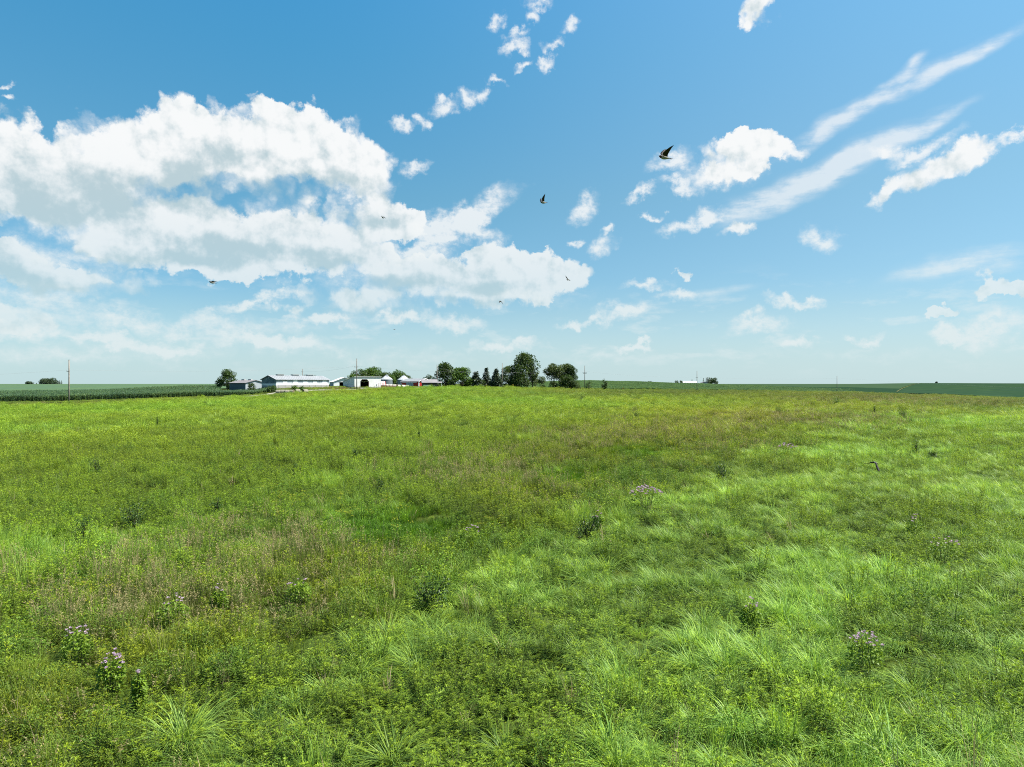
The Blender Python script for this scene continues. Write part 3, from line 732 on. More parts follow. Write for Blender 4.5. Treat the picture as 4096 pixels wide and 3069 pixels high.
    gone = (low_ & (r6 < .62)) | (flow & (r6 < .45))
    X, Y, Z, u, v, d, px, n1, n2, n3, n4, kind, right, tan, dark, olive, bushy, bx, far, hk, wk = [q[~gone] for q in (X, Y, Z, u, v, d, px, n1, n2, n3, n4, kind, right, tan, dark, olive, bushy, bx, far, hk, wk)]; n = len(X)
    # tints: leaf colours of the species, drifting over the field, plus a painted cloud-shadow tint
    G1 = np.array([.158, .256, .046]); G2 = np.array([.130, .205, .022]); G3 = np.array([.056, .140, .008]); FB = np.array([.130, .202, .012]); MD = np.array([.070, .132, .012]); BR = np.array([.088, .128, .022]); CSHADE = np.array([.062, .085, .016])
    tint = np.where(np.isin(kind, ('bunch', 'upright', 'far_grass'))[:, None], G2 + (G1 - G2) * np.clip(right * .95 + (n2 - .5) * .6, 0, 1)[:, None], FB)
    tint = np.where((kind == 'mound')[:, None], MD, tint)
    tint = np.where(np.isin(kind, ('brome', 'far_brome'))[:, None], BR, tint)
    tint = tint + (G3 - tint) * np.clip(dark * 1.1, 0, 1)[:, None]
    tint = tint + (CSHADE - tint) * np.clip(olive * .9, 0, 1)[:, None]  # mixes the cloud shadow into the leaf colour
    tint = np.where(far[:, None] & ~np.isin(kind, ('far_brome',))[:, None], tint * np.array([1.03, 1.0, 1.0]), tint)
    strip_ = np.exp(-(((u - bx) + 260) / 260) ** 2) * np.clip((v - 835) / 40, 0, 1)
    tint = tint * (1 + np.array([.10, -.06, -.15]) * strip_[:, None])
    fresh = np.clip(1 - right - strip_, 0, 1)[:, None]; tint = tint * (1 + np.array([-.06, -.01, .05]) * fresh)
    lush = np.clip((n3 - .5) * 2.2, -1, 1)[:, None]
    tint = tint * (1 + np.array([-.10, .02, .06]) * lush * 1.4) * (1 + (n2[:, None] - .5) * .5 + (n4[:, None] - .5) * .7 + (n1[:, None] - .5) * .8) * rng.uniform(.90, 1.34, (n, 1))
    tint = tint * .95 + tint.mean(1, keepdims=True) * .05
    # canopy height follows clumps
    hgt = np.where(far, 1.0, np.clip(.58 + d / 220, .6, .95)) * (.32 + 1.2 * n1 + .4 * (n2 - .5)) * rng.uniform(.5, 1.4, n) * np.where(kind == 'mound', 1.05, 1) * (1 - .25 * dark)
    wid = rng.uniform(.55, 1.10, n) * np.where(far, 1.35, 1.0) * np.where(far, np.clip(.70 + d / 220, .9, 1.7), np.clip(.62 + d / 110, .68, 1.5))
    hgt = hgt * (1 + np.where(far, 1.3, .5) * (n4 - .5))
    hgt = hgt * np.where(far, np.clip(.9 + d / 700, .9, 1.25), 1)
    for (x0, y0, w0, *_), zc in [(q, .75) for q in SHRUBS] + [(q, .85) for q in FLOWERS]:
        p0 = spot(x0, y0, zc); R0 = max(w0 * K * p0.y / F / 2, .35)
        hgt = hgt * (1 - .55 * np.exp(-(((X - p0.x) / R0) ** 2 + ((Y - p0.y + R0 * .3) / (R0 * 1.3)) ** 2)))
    hgt = hgt * hk; wid = wid * wk
    # wind: bunches keep their lean; others turn freely
    turn = np.where(np.isin(kind, ('bunch', 'far_grass')), rng.normal(-.35, .75, n), rng.uniform(0, 6.283, n))
    rot = np.stack([rng.normal(0, .06, n), rng.normal(0, .06, n), turn], 1)
    scl = np.stack([wid, wid, hgt], 1)
    pts = np.stack([X, Y, Z], 1)
    for name, kinds, label, cat in (
        ('prairie_grass', ('bunch', 'upright', 'fine', 'far_grass'), 'tall green prairie grass arching over in the wind', 'grass'),
        ('prairie_forbs', ('forb', 'mound', 'far_forb'), 'yellow-green leafy wild plants growing through the prairie grass', 'wild plants'),
        ('seeding_brome_grass', ('brome', 'far_brome', 'dry'), 'grass with pale tan seed heads in a dry band across the prairie', 'grass'),
        ('yellow_umbel_flowers', ('umbel', 'far_yellow'), 'flat-topped yellow wildflowers scattered through the prairie', 'wildflowers')):
        sel = np.isin(kind, kinds); objs = [o for q in kinds for o in PROTO[q]]
        off = 0; idx = np.zeros(n, int)
        for q in kinds:
            m = kind == q; idx[m] = off + rng.integers(0, len(PROTO[q]), m.sum()); off += len(PROTO[q])
        scatter(name, pts[sel], rot[sel], scl[sel], tint[sel], idx[sel], objs, label, cat)
    print('prairie plants', n)
prairie()

# ---------------------------------------------------------------- road, verge, fields
def field_material(name, c1, c2, c3, scale=0.35, rows=0.0):
    m = bpy.data.materials.new(name); m.use_nodes = True
    N = NT(m.node_tree); b = m.node_tree.nodes['Principled BSDF']
    p = N.node('ShaderNodeTexCoord').outputs['Object']
    f = N.noise(p, scale, 6.0, 0.65); g = N.noise(N.v('MULTIPLY', p, (1.0, 0.35, 1.0)), 0.016, 4.0, 0.55)
    c = N.ramp(f, [(0.32, c1), (0.5, c2), (0.68, c3)])
    c = N.mix(N.m('MULTIPLY', N.smooth(g, 0.38, 0.66), 0.55), c, N.mix(1.0, c, (1.25, 1.15, 0.8, 1), 'MULTIPLY'))
    N.put(b.inputs['Base Color'], c); b.inputs['Roughness'].default_value = 1.0; b.inputs['Specular IOR Level'].default_value = 0.0
    bp = N.node('ShaderNodeBump'); bp.inputs['Strength'].default_value = 1.0; bp.inputs['Distance'].default_value = 0.5
    N.put(bp.inputs['Height'], f); N.put(b.inputs['Normal'], bp.outputs[0])
    return m
def polar(px, Y): return (px - CX) / F * Y, Y
def edge_polar(px, t): 
    Y = edge_y(px) + t
    return (px - CX) / F * Y, Y
M_GRAVEL = mat('pale_gravel', (0.30, 0.285, 0.245), 0.95, 0.0, noise=(0.8, (0.22, 0.21, 0.16), 0.8), bump=0.3)
o = sheet('gravel_road', np.linspace(-900, 2050, 240), np.array([6.0, 6.8, 8.5, 10.2, 11.0]), edge_polar, lambda X, Y: np.array([-.2, .9, 1.0, .9, -.2])[:, None] * np.interp(CX + F * X / Y, [500, 860, 1000, 1300, 1420, 1600], [-.1, .34, .50, .50, .40, .15]), M_GRAVEL)
tag(o, 'pale gravel road between the prairie edge and the corn', 'road', kind='structure')
M_SOY = field_material('soybean_canopy', (0.042, 0.078, 0.046), (0.058, 0.102, 0.060), (0.082, 0.130, 0.078))
M_SOY_SHADE = field_material('cloud_shaded_crop', (0.010, 0.027, 0.016), (0.015, 0.035, 0.020), (0.023, 0.046, 0.026))  # cloud shadow over the hill put into the crop colour
M_FARC = field_material('distant_crop_canopy', (0.026, 0.050, 0.028), (0.031, 0.057, 0.032), (0.039, 0.067, 0.037), 0.12)
M_VALLEY_SHADE = field_material('cloud_shaded_valley_crop', (0.014, 0.033, 0.019), (0.020, 0.043, 0.024), (0.028, 0.054, 0.030), 0.06)  # valley crop with the cloud shadow painted into its green
M_DIRT = mat('dry_field_track', (0.085, 0.095, 0.045), 0.95, 0.0, noise=(0.3, (0.05, 0.07, 0.03), 0.6))
o = sheet('soybean_field', np.linspace(-900, 1500, 200), np.linspace(300, 1010, 90), polar, 0.5, M_SOY)
tag(o, 'pale green soybean field rising to the skyline behind the corn', 'field', kind='structure')
def hill_lift(X, Y): return 0.55 + 0.12 * (fbm(X / 1.5, Y / 1.5, 2) - .5)
o = sheet('crop_hill_field', np.linspace(2085, 3640, 240), np.linspace(0, 1, 90), lambda p, t: polar(p, edge_y(p) + 18 + t * np.interp(p, [2085, 2500, 2950, 3640], [150, 150, 190, 360])), hill_lift, M_SOY_SHADE)
tag(o, 'green crop field painted dark as in cloud shadow, climbing the low hill beyond the poles', 'field', kind='structure')
o = sheet('distant_pale_field', np.linspace(2700, 3690, 120), np.linspace(640, 1900, 60), lambda p, t: polar(np.minimum(p, 3585 + (t - 640) / 1260 * 100), t), 0.5, M_FARC)
tag(o, 'pale green distant field along the skyline', 'field', kind='structure')
o = sheet('shaded_valley_field', np.linspace(0, 1, 120), np.linspace(0, 1, 90), lambda a, t: polar(3592 + (t * 95) * (1 - a) + a * 1400, 520 + 1380 * t + a * 60 * (1 - t)), 0.7, M_VALLEY_SHADE)
tag(o, 'green crop field painted dark as under a cloud, filling the valley beyond the prairie', 'field', kind='structure')
o = sheet('field_track', np.linspace(-7, 7, 3), np.linspace(560, 1820, 60), lambda s, t: polar(3588 + (t - 560) / 1260 * 100 + s * 250 / t, t), 0.9, M_DIRT)
tag(o, 'dry grassy track climbing between the two distant fields', 'track', kind='structure')

def strip(name, gen, kinds, tint, hs, ws, label, cat, seed, hmul=None):
    """plants scattered at generated points (X, Y)"""
    rng = np.random.default_rng(seed); X, Y = gen(rng); n = len(X); Z = ground(X, Y)
    n2 = fbm(X / 9, Y / 9, 3)[:, None]
    objs = [q for k in kinds for q in PROTO[k]]
    tt = np.array(tint) * (0.75 + .5 * n2) * rng.uniform(.8, 1.2, (n, 1)) * (1 + (n2 - .5) * np.array([.25, .05, -.2]))
    w = rng.uniform(*ws, n); h = rng.uniform(*hs, n) * (hmul(X, Y) if hmul else 1)
    return scatter(name, np.stack([X, Y, Z], 1), np.stack([rng.normal(0, .05, n), rng.normal(0, .05, n), rng.uniform(0, 6.28, n)], 1), np.stack([w, w, h], 1), tt, rng.integers(0, len(objs), n), objs, label, cat)
def corn_pts(rng):
    n = 30000; px = rng.uniform(-500, 1066, n); t = 17.5 + 75 * rng.uniform(0, 1, n) ** 1.6
    t = np.where(px > 880, 17.5 + (t - 17.5) * .2, t); Y = edge_y(px) + t; return (px - CX) / F * Y, Y
strip('corn_crop', corn_pts, ('maize',), (.082, .150, .076), (.60, .90), (1.0, 1.3), 'tall dark green corn crop beside the gravel road', 'corn', 5, lambda X, Y: np.interp(CX + F * X / Y, [820, 930, 1066], [1, .78, .6]))
def verge_pts(rng):
    n = 13000; px = rng.uniform(-600, 2100, n); t = np.where(rng.uniform(size=n) < .35, rng.uniform(0, 5.6, n), 11.4 + 18 * rng.uniform(0, 1, n)); Y = edge_y(px) + t
    k = ~((px < 1060) & (t > 18.5)); px, Y = px[k], Y[k]; return (px - CX) / F * Y, Y
strip('verge_weeds', verge_pts, ('far_grass', 'far_forb', 'far_brome'), (.115, .175, .030), (.5, .95), (1.2, 1.9), 'rough grass and weeds along both sides of the road', 'weeds', 6)
def yard_pts(rng):
    n = 5200; px = rng.uniform(1030, 2120, n); Y = edge_y(px) + rng.uniform(26, 70, n); return (px - CX) / F * Y, Y
strip('farmyard_grass', yard_pts, ('far_grass',), (.12, .17, .04), (.15, .32), (1.3, 2.0), 'short grass of the farmyard around the barns', 'grass', 8)
def soy_pts(rng):
    n = 26000; px = 2085 + 1350 * (1 - np.sqrt(1 - rng.uniform(0, 1, n))); t = rng.uniform(0, 1, n) ** 1.2
    Y = edge_y(px) + 17 + t * np.interp(px, [2085, 2500, 2950, 3640], [140, 140, 150, 150]); return (px - CX) / F * Y, Y
strip('hill_crop', soy_pts, ('soy',), (.058, .115, .048), (.75, 1.15), (1.0, 1.5), 'leafy crop in rows on the low hill behind the trees', 'crop', 9)

# ---------------------------------------------------------------- trees
M_BARK = mat('bark', (0.13, 0.10, 0.075), 0.9, 0.1, noise=(3.0, (0.07, 0.055, 0.04), 0.8), bump=0.5)
LEAFC = {'dark': (.042, .078, .020), 'green': (.062, .125, .022), 'olive': (.062, .096, .026), 'spruce': (.030, .052, .030), 'far': (.050, .085, .048), 'mid': (.045, .085, .022)}
M_LEAF = {k: leafmat('tree_leaf_%s' % k, c, 0.9, 0.25, 0.5) for k, c in LEAFC.items()}

def limb(mb, a, b, r0, r1, rng, n=5, wob=0.06):
    a, b = Vector(a), Vector(b); L = (b - a).length
    pts = [a.lerp(b, i / (n - 1)) + Vector(rng.normal(0, wob * L * (0 < i < n - 1), 3)) * 0.5 for i in range(n)]
    mb.tube(pts, [r0 + (r1 - r0) * i / (n - 1) for i in range(n)], 6); return pts[-1]

def leaf_cloud(P, centers, radii, n, size, rng, flat=0.85):
    w = np.array(radii) ** 2; w = w / w.sum(); ci = rng.choice(len(centers), n, p=w)
    d = rng.normal(0, 1, (n, 3)); d /= np.linalg.norm(d, axis=1, keepdims=True)
    r = rng.uniform(0.35, 1, n) ** 0.6
    pos = np.array(centers)[ci] + d * (np.array(radii)[ci] * r)[:, None] * np.array([1, 1, flat])
    dd = d + rng.normal(0, .7, (n, 3)); dd[:, 2] -= .15
    leaves(P, pos, dd, size * rng.uniform(.6, 1.4, n), size * .62, 0, rng.uniform(0, 1, n), rng, .1)

def tree(name, px, Y, top, w_px, kind, label, seed, base_z=None, trunks=1, dens=1.0, shape='round', cat='tree', group=None, low=0.22, cards=None):
    """deciduous tree: tapered trunk and limbs, crown of leaf-sized faces in uneven clumps"""
    rng = np.random.default_rng(seed); p = at(px, Y); H = CAMZ + (CY - top) / F * Y - p.z; R = w_px / F * Y / 2
    e = empty(name, p); mb = MB(); cents = []; rads = []
    ntr = trunks
    for t in range(ntr):
        bx = rng.normal(0, R * .12) if ntr > 1 else 0; by = rng.normal(0, R * .12) if ntr > 1 else 0
        base = p + Vector((bx, by, -.15)); fork = p + Vector((bx * 2.2 + rng.normal(0, R * .05), by * 2.2, H * (low + .12)))
        r0 = max(.12, H * .026) / math.sqrt(ntr); limb(mb, base, fork, r0, r0 * .7, rng)
        nb = 9 if ntr == 1 else 6
        for i in range(nb):
            a = rng.uniform(0, 6.28); f = rng.uniform(.25, 1.0)
            if shape == 'cone':
                hz = H * (low + (1 - low) * rng.uniform(.05, .93)); rr = R * (1.02 - .8 * ((hz / H - low) / (1 - low)) ** 1.6) * rng.uniform(.4, .8)
            else:
                hz = H * (low + .12 + (1 - low - .2) * rng.uniform(.1, .95)); q = (hz / H - low) / (1 - low); rr = R * math.sqrt(max(.08, 1 - (2 * q - .95) ** 2)) * rng.uniform(.35, .95)
            tip = p + Vector((math.cos(a) * rr + bx, math.sin(a) * rr + by, hz)); limb(mb, fork, tip, r0 * .5, r0 * .1, rng)
            cents.append(tip); rads.append(R * rng.uniform(.28, .46))
    extra = 11
    for i in range(extra):
        a = 6.28 * i / extra + rng.uniform(0, .8)
        if shape == 'cone':
            q = rng.uniform(0, 1) ** 1.2; hz = H * (low + (1 - low) * q * .93); rr = R * (1.0 - q ** 1.8) * .75
        else:
            q = rng.uniform(.1, .95); hz = H * (low + (.93 - low) * q); rr = R * math.sqrt(max(.05, 1 - (2 * q - .9) ** 2)) * .72
        cents.append(p + Vector((math.cos(a) * rr, math.sin(a) * rr, hz))); rads.append(R * rng.uniform(.28, .5))
    for q in (0.99,):
        cents.append(p + Vector((rng.normal(0, R * .1), 0, H - R * .28))); rads.append(R * .28)
    cents.append(p + Vector((R * .78, 0, H * (low + .3)))); rads.append(R * .24); cents.append(p + Vector((-R * .78, 0, H * (low + .33)))); rads.append(R * .24)
    mb.build('trunk', M_BARK, e, True)
    P = Plant(); size = cards or max(.34, min(.75, R * .12)); area = sum(r * r for r in rads)
    n = int(min(6000, 19 * area / (size * size) * dens)); leaf_cloud(P, [tuple(c) for c in cents], rads, max(n, 420), size, rng)
    link('crown', P.mesh('crown', [M_LEAF[kind]]), e); tag(e, label, cat, group); return e

def spruce(name, px, Y, top, w_px, label, seed, kind='spruce', cat='tree', group=None):
    rng = np.random.default_rng(seed); p = at(px, Y); H = CAMZ + (CY - top) / F * Y - p.z; R = w_px / F * Y / 2
    e = empty(name, p); mb = MB(); mb.tube([p + Vector((0, 0, -.1)), p + Vector((0, 0, H * .97))], [max(.08, H * .02), .03], 7); P = Plant()
    nl = int(max(10, H * 2.6))
    for i in range(nl):
        q = i / (nl - 1); z = H * (.06 + .92 * q); r = R * (1 - q) ** .85 * rng.uniform(.85, 1.08) + .08; nb = int(7 + 7 * (1 - q))
        for k in range(nb):
            a = 6.28 * k / nb + rng.uniform(0, .9) + i; rr = r * rng.uniform(.75, 1.1); m = max(3, int(rr / .22)); t = np.linspace(.15, 1, m)
            pos = np.stack([p.x + np.cos(a) * rr * t, p.y + np.sin(a) * rr * t, p.z + z - .28 * rr * t + .12 * rr * t ** 3], 1)
            dd = np.stack([np.full(m, math.cos(a)), np.full(m, math.sin(a)), np.full(m, -.25)], 1) + rng.normal(0, .45, (m, 3))
            leaves(P, pos, dd, max(.42, R * .34), max(.2, R * .17), 0, rng.uniform(0, 1, m), rng, .1)
    mb.build('trunk', M_BARK, e, True); link('crown', P.mesh('crown', [M_LEAF[kind]]), e); tag(e, label, cat, group); return e

tree('round_tree', 908, 268, 1477, 76, 'mid', 'round dark tree standing behind the low blue shed', 21, low=.12, dens=1.3)
for i, (px, top, w, k, lb) in enumerate([(1412, 1499, 44, 'green', 'small round tree left of the others behind the open white barn'), (1437, 1474, 62, 'mid', 'tall tree behind the left end of the open white barn'), (1488, 1474, 78, 'green', 'broad bright tree in the middle behind the open white barn'), (1533, 1489, 62, 'mid', 'rounded tree behind the left grain bin'), (1563, 1500, 40, 'green', 'small tree between the two grain bins'), (1593, 1489, 66, 'green', 'bushy tree rising behind the right grain bin'), (1626, 1504, 44, 'mid', 'low tree right of the right grain bin')]):
    tree('shade_tree', px, 345 + 6 * (i % 3), top, w * 1.15, k, lb, 40 + i, low=.15, dens=1.1, group='trees behind the barns')
for i, px in enumerate((1216, 1230, 1248, 1258)):
    tree('distant_tree', px, 430, 1499 + (i % 2), 18, 'mid', ('distant tree top peeping over the long barn roof, %s' % ('leftmost', 'second from the left', 'third from the left', 'rightmost')[i]), 60 + i, dens=.6, group='tree tops over the long barn')
for i, (px, top) in enumerate(((1645, 1512), (1660, 1515), (1675, 1514), (1690, 1513))):
    spruce('distant_spruce', px, 460, top, 10, 'tiny spruce tip above the red barn roof, %s' % ('leftmost', 'second from the left', 'third from the left', 'rightmost')[i], 70 + i, group='spruce tips over the red barn')
tree('pale_tree', 1716, 335, 1499, 46, 'far', 'pale green tree behind the dark house', 80, low=.15)
tree('tall_maple', 1780, 296, 1449, 96, 'dark', 'tall dark pointed maple tree beside the house', 81, shape='cone', low=.0, dens=1.7)
tree('bright_maple', 1846, 299, 1470, 92, 'green', 'brighter green rounded maple right of the tall dark one', 82, low=.0, dens=1.6)
spruce('blue_spruce', 1904, 300, 1488, 68, 'broad low spruce, leftmost of the three beside the maples', 83, group='spruces in the farm windbreak')
spruce('blue_spruce', 1945, 306, 1471, 50, 'slender spruce, middle one of the three', 84, group='spruces in the farm windbreak')
spruce('blue_spruce', 1985, 302, 1476, 60, 'dark spruce, rightmost of the three beside the pole', 85, group='spruces in the farm windbreak')
tree('windbreak_shrub', 1876, 301, 1519, 40, 'dark', 'low dark shrub between the bright maple and the spruces', 86, low=.02, cat='shrub', group='windbreak shrubs')
tree('windbreak_shrub', 1927, 304, 1517, 36, 'mid', 'low shrub between the left and the middle spruce', 87, low=.02, cat='shrub', group='windbreak shrubs')
tree('windbreak_shrub', 1966, 304, 1522, 30, 'dark', 'low shrub between the middle and the right spruce', 187, low=.02, cat='shrub', group='windbreak shrubs')
tree('great_cottonwood', 2088, 322, 1413, 124, 'dark', 'tallest dark cottonwood tree of the windbreak', 88, trunks=2, low=.1, dens=1.5)
tree('windbreak_tree', 2036, 318, 1462, 72, 'dark', 'dark tree left of and below the great cottonwood', 89, low=.03, dens=1.4, group='trees around the cottonwood')
tree('windbreak_tree', 2128, 324, 1456, 46, 'olive', 'looser tree against the right side of the great cottonwood', 90, low=.12, group='trees around the cottonwood')
tree('windbreak_tree', 2075, 316, 1490, 80, 'dark', 'dense dark undergrowth tree at the foot of the great cottonwood', 91, low=.0, dens=1.5, group='trees around the cottonwood')
tree('leaning_tree', 2142, 330, 1494, 26, 'olive', 'thin sparse tree leaning out right of the cottonwood', 92, low=.3, dens=.5)
tree('field_tree', 2164, 400, 1503, 34, 'olive', 'rounded tree on the hill between cottonwood and the forked tree', 93, low=.1)
tree('forked_tree', 2213, 326, 1457, 74, 'olive', 'wide forked tree with many bare stems under a flat crown', 94, trunks=4, low=.42, dens=1.0)
tree('flat_topped_tree', 2262, 328, 1455, 66, 'olive', 'tree with a flat bushy crown right of the forked stems', 95, trunks=2, low=.3, dens=1.1)
tree('dark_oak', 2285, 326, 1459, 52, 'dark', 'dark oak at the right end of the tree group', 96, low=.2, dens=1.2)
tree('thicket_shrub', 2213, 322, 1524, 34, 'dark', 'dark shrub at the foot of the forked tree', 97, low=.0, cat='shrub', group='thicket shrubs')
tree('thicket_shrub', 2268, 322, 1506, 72, 'dark', 'large dense thicket under the dark oak', 98, low=.0, dens=1.4, cat='shrub', group='thicket shrubs')
tree('thicket_shrub', 2306, 324, 1520, 30, 'olive', 'low thicket at the right edge of the tree group', 99, low=.0, cat='shrub', group='thicket shrubs')
tree('thicket_shrub', 2170, 312, 1537, 26, 'dark', 'small round dark shrub alone between the two tree groups', 100, low=.0, cat='shrub', group='thicket shrubs')
tree('roadside_sapling', 2356, 326, 1523, 28, 'mid', 'thin open sapling just right of the double-armed pole', 101, low=.1, dens=.45, cat='sapling')
tree('roadside_sapling', 2417, 330, 1515, 24, 'dark', 'dense upright sapling alone against the crop hill', 102, low=.05, dens=1.2, cat='sapling')
tree('yard_shrub', 1007, 236, 1532, 34, 'dark', 'round dark shrub against the pale gable of the low shed', 103, low=.0, dens=1.2, cat='shrub')
tree('yard_shrub', 1088, 224, 1545, 40, 'mid', 'weedy shrub below the corner of the long barn', 104, low=.0, cat='shrub')
tree('yard_shrub', 1178, 228, 1545, 26, 'green', 'green weeds growing up behind the left hay bales', 105, low=.0, cat='shrub')
tree('yard_shrub', 1207, 229, 1545, 20, 'green', 'small green bush beside the rightmost of the left hay bales', 106, low=.0, cat='shrub')
# far groves
tree('skyline_tree', 116, 930, 1528, 26, 'far', 'small rounded grove at the far left of the skyline', 110, low=.02, cards=.9)
tree('skyline_tree', 180, 940, 1519, 44, 'far', 'broad far grove left half, beyond the soybean field', 111, low=.02, cards=1.0)
tree('skyline_tree', 206, 945, 1517, 46, 'far', 'broad far grove right half, beyond the soybean field', 112, low=.02, cards=1.0)
spruce('skyline_spruce', 238, 940, 1522, 10, 'far spruce beside the broad grove, left of a pair', 113, 'far'); spruce('skyline_spruce', 246, 942, 1522, 8, 'far spruce beside the broad grove, right of a pair', 114, 'far')
spruce('skyline_spruce', 146, 935, 1532, 6, 'tiny far spruce between the two left groves', 115, 'far')
tree('farm_grove_tree', 2848, 705, 1513, 36, 'mid', 'round tree of the far right farm, left of a pair', 120, low=.02, cards=.8); tree('farm_grove_tree', 2862, 700, 1511, 20, 'far', 'paler round tree at the right end of the far farm', 121, low=.02, cards=.8)
for i, (px, top, w) in enumerate(((2814, 1512, 9), (2825, 1511, 7), (2830, 1509, 7), (2836, 1508, 8), (2768, 1518, 8))):
    spruce('farm_grove_spruce', px, 700, top, w, 'slim spruce of the far right farm, %s' % ('first left of the grove', 'second in the row', 'third in the row', 'tallest against the grove', 'alone over the white roof')[i], 122 + i, 'far', group='spruces at the far farm')
tree('farm_grove_shrub', 2707, 690, 1521, 14, 'far', 'grey-green bush at the left end of the far farm', 130, low=.02, cards=.6, cat='shrub'); tree('farm_grove_shrub', 2725, 690, 1523, 12, 'mid', 'dark bush beside the far white roof', 131, low=.02, cards=.6, cat='shrub')
tree('lone_tree', 3746, 1790, 1527, 8, 'far', 'lone tree at the end of the track on the right skyline', 132, low=.25, cards=1.2)
for i, px in enumerate((2596, 2604)):
    tree('skyline_bush', px, 640, 1525, 8, 'far', 'tiny bush on the crop hill skyline, %s of two' % ('left', 'right')[i], 140 + i, low=.0, cards=.5, cat='shrub')

# ---------------------------------------------------------------- utility poles and lines
M_POLE = mat('weathered_pole_wood', (0.22, 0.19, 0.16), 0.9, 0.1, noise=(2.0, (0.13, 0.11, 0.09), 0.8))
M_WIRE = mat('line_wire', (0.16, 0.17, 0.18), 0.5, 0.4)
M_INS = mat('insulator', (0.30, 0.27, 0.25), 0.4, 0.5)
TIPS = {}
def pole(key, px, Y, top, arm_y, label, arm_len=2.4, face=(1, 0.25), arms=1, base=None, arm2_y=None):
    p = at(px, Y); zt = CAMZ + (CY - top) / F * Y; e = empty('utility_pole', p); d = Vector((face[0], face[1], 0)).normalized()
    mb = MB(); mb.tube([p + Vector((0, 0, -.3)), p + Vector((0.0, 0, (zt - p.z) * .5)), Vector((p.x, p.y, zt))], [.17, .145, .115], 9); mb.build('shaft', M_POLE, e, True)
    mb = MB(); mb.lathe((p.x, p.y, zt), [(.125, 0.003), (.125, .06), (.02, .12)], 9); mb.build('pole_cap', mat('pole_cap', (0.05, 0.05, 0.05), .6), e)
    tips = []
    for ay, ln in ([(arm_y, arm_len)] if arm_y else []) + ([(arm2_y, arm_len * .8)] if arm2_y else []):
        za = CAMZ + (CY - ay) / F * Y; c = Vector((p.x, p.y, za)) + Vector((d.y, -d.x, 0)) * .19; ang = math.atan2(d.y, d.x)
        mb = MB(); mb.box(c, (ln, .1, .13), ang); a = mb.build('crossarm', M_POLE, e)
        for s in (-1, 1):
            t = c + d * (s * ln * .46); mb = MB(); mb.lathe((t.x, t.y, t.z + .068), [(.02, 0), (.02, .12), (.06, .13), (.055, .22), (.02, .26)], 8); mb.build('insulator', M_INS, a); tips.append(t + Vector((0, 0, .32)))
    if not tips: tips = [Vector((p.x + .14, p.y, zt - 1.2))] * 2
    TIPS[key] = tips; tag(e, label, 'utility pole', 'utility poles along the road'); return e
pole('p1', 276, 169, 1441, 1485.5, 'tall grey utility pole with one crossarm in front of the left cornfield', face=(.8, -.6), arm_len=1.55)
pole('p2', 1427, 239, 1436, 1468.5, 'tall utility pole with one crossarm in front of the open white barn', face=(.8, -.6), arm_len=1.9)
pole('p2b', 1210, 345, 1477, 1488, 'slim utility pole rising behind the roof of the long barn', face=(.8, -.6), arm_len=1.0)
pole('p3', 1748, 283, 1460, None, 'armless service pole against the tall dark maple')
pole('p4', 2009, 309, 1454, 1491.5, 'utility pole with low crossarm left of the great cottonwood', face=(1, 0.0), arm_len=1.6)
pole('p5', 2339, 332, 1464, 1489.5, 'utility pole with two crossarms right of the tree groups', face=(1, -.1), arm_len=2.1, arm2_y=1494.5)
pole('p6', 2788, 368, 1485, 1511, 'utility pole standing alone left of the far white farm', face=(.5, -.85), arm_len=1.3)
pole('p7', 3348, 420, 1505, None, 'small far pole, last one in view at the right')
# hidden neighbours out of the picture carry the line on
TIPS['p0'] = [at(-800, 120, py=1517), at(-790, 120, py=1517)]; TIPS['p8'] = [at(4500, 560, py=1562)] * 2
def wire(a, b, sag, label, r=.013):
    pts = [a.lerp(b, t) + Vector((0, 0, -sag * 4 * t * (1 - t))) for t in np.linspace(0, 1, 17)]
    mb = MB(); mb.tube(pts, r, 5); o = mb.build('power_line', M_WIRE); tag(o, label, 'power line', 'power line spans')
for a, b, i, sag, lb in (('p0', 'p1', 0, .5, 'wire running left out of view from the left pole'), ('p1', 'p2', 1, .9, 'wire from the left pole to the pole before the white barn'), ('p2', 'p4', 0, .8, 'wire from the white barn pole across to the cottonwood pole'), ('p2', 'p2b', 0, .8, 'wire from the white barn pole back to the pole behind the long barn'), ('p3', 'p4', 0, .9, 'upper service wire from the maple pole to the cottonwood pole'), ('p4', 'p5', 1, .6, 'wire passing in front of the great cottonwood'), ('p5', 'p6', 1, .9, 'wire over the crop hill right of the double-armed pole'), ('p6', 'p7', 1, .8, 'wire between the two right-hand poles'), ('p7', 'p8', 0, 1.2, 'wire sinking to the skyline at the far right')):
    wire(TIPS[a][i], TIPS[b][i if b != 'p8' else 0], sag, lb)

# ---------------------------------------------------------------- farm buildings
M_WHITE_W = mat('white_metal_siding', (0.60, 0.60, 0.585), 0.55, 0.3, noise=(0.5, (0.46, 0.455, 0.43), 0.6))
M_WHITE_R = mat('white_metal_roof', (0.66, 0.67, 0.68), 0.4, 0.4)
M_GREY_R = mat('galvanised_roof', (0.23, 0.243, 0.255), 0.7, 0.2, 0.0, noise=(0.45, (0.18, 0.19, 0.20), 0.7))
M_PALE_R = mat('pale_grey_roof', (0.20, 0.188, 0.195), 0.8, 0.1, noise=(0.6, (0.155, 0.145, 0.145), 0.6))
M_TEAL = mat('weathered_teal_siding', (0.060, 0.095, 0.105), 0.7, 0.2, noise=(0.55, (0.23, 0.25, 0.24), 0.8))
M_BLUE = mat('slate_blue_siding', (0.060, 0.090, 0.110), 0.7, 0.2, noise=(0.35, (0.10, 0.13, 0.14), 0.6))
M_PALEW = mat('pale_gable_siding', (0.30, 0.33, 0.35), 0.7, 0.2, noise=(0.6, (0.24, 0.265, 0.28), 0.6))
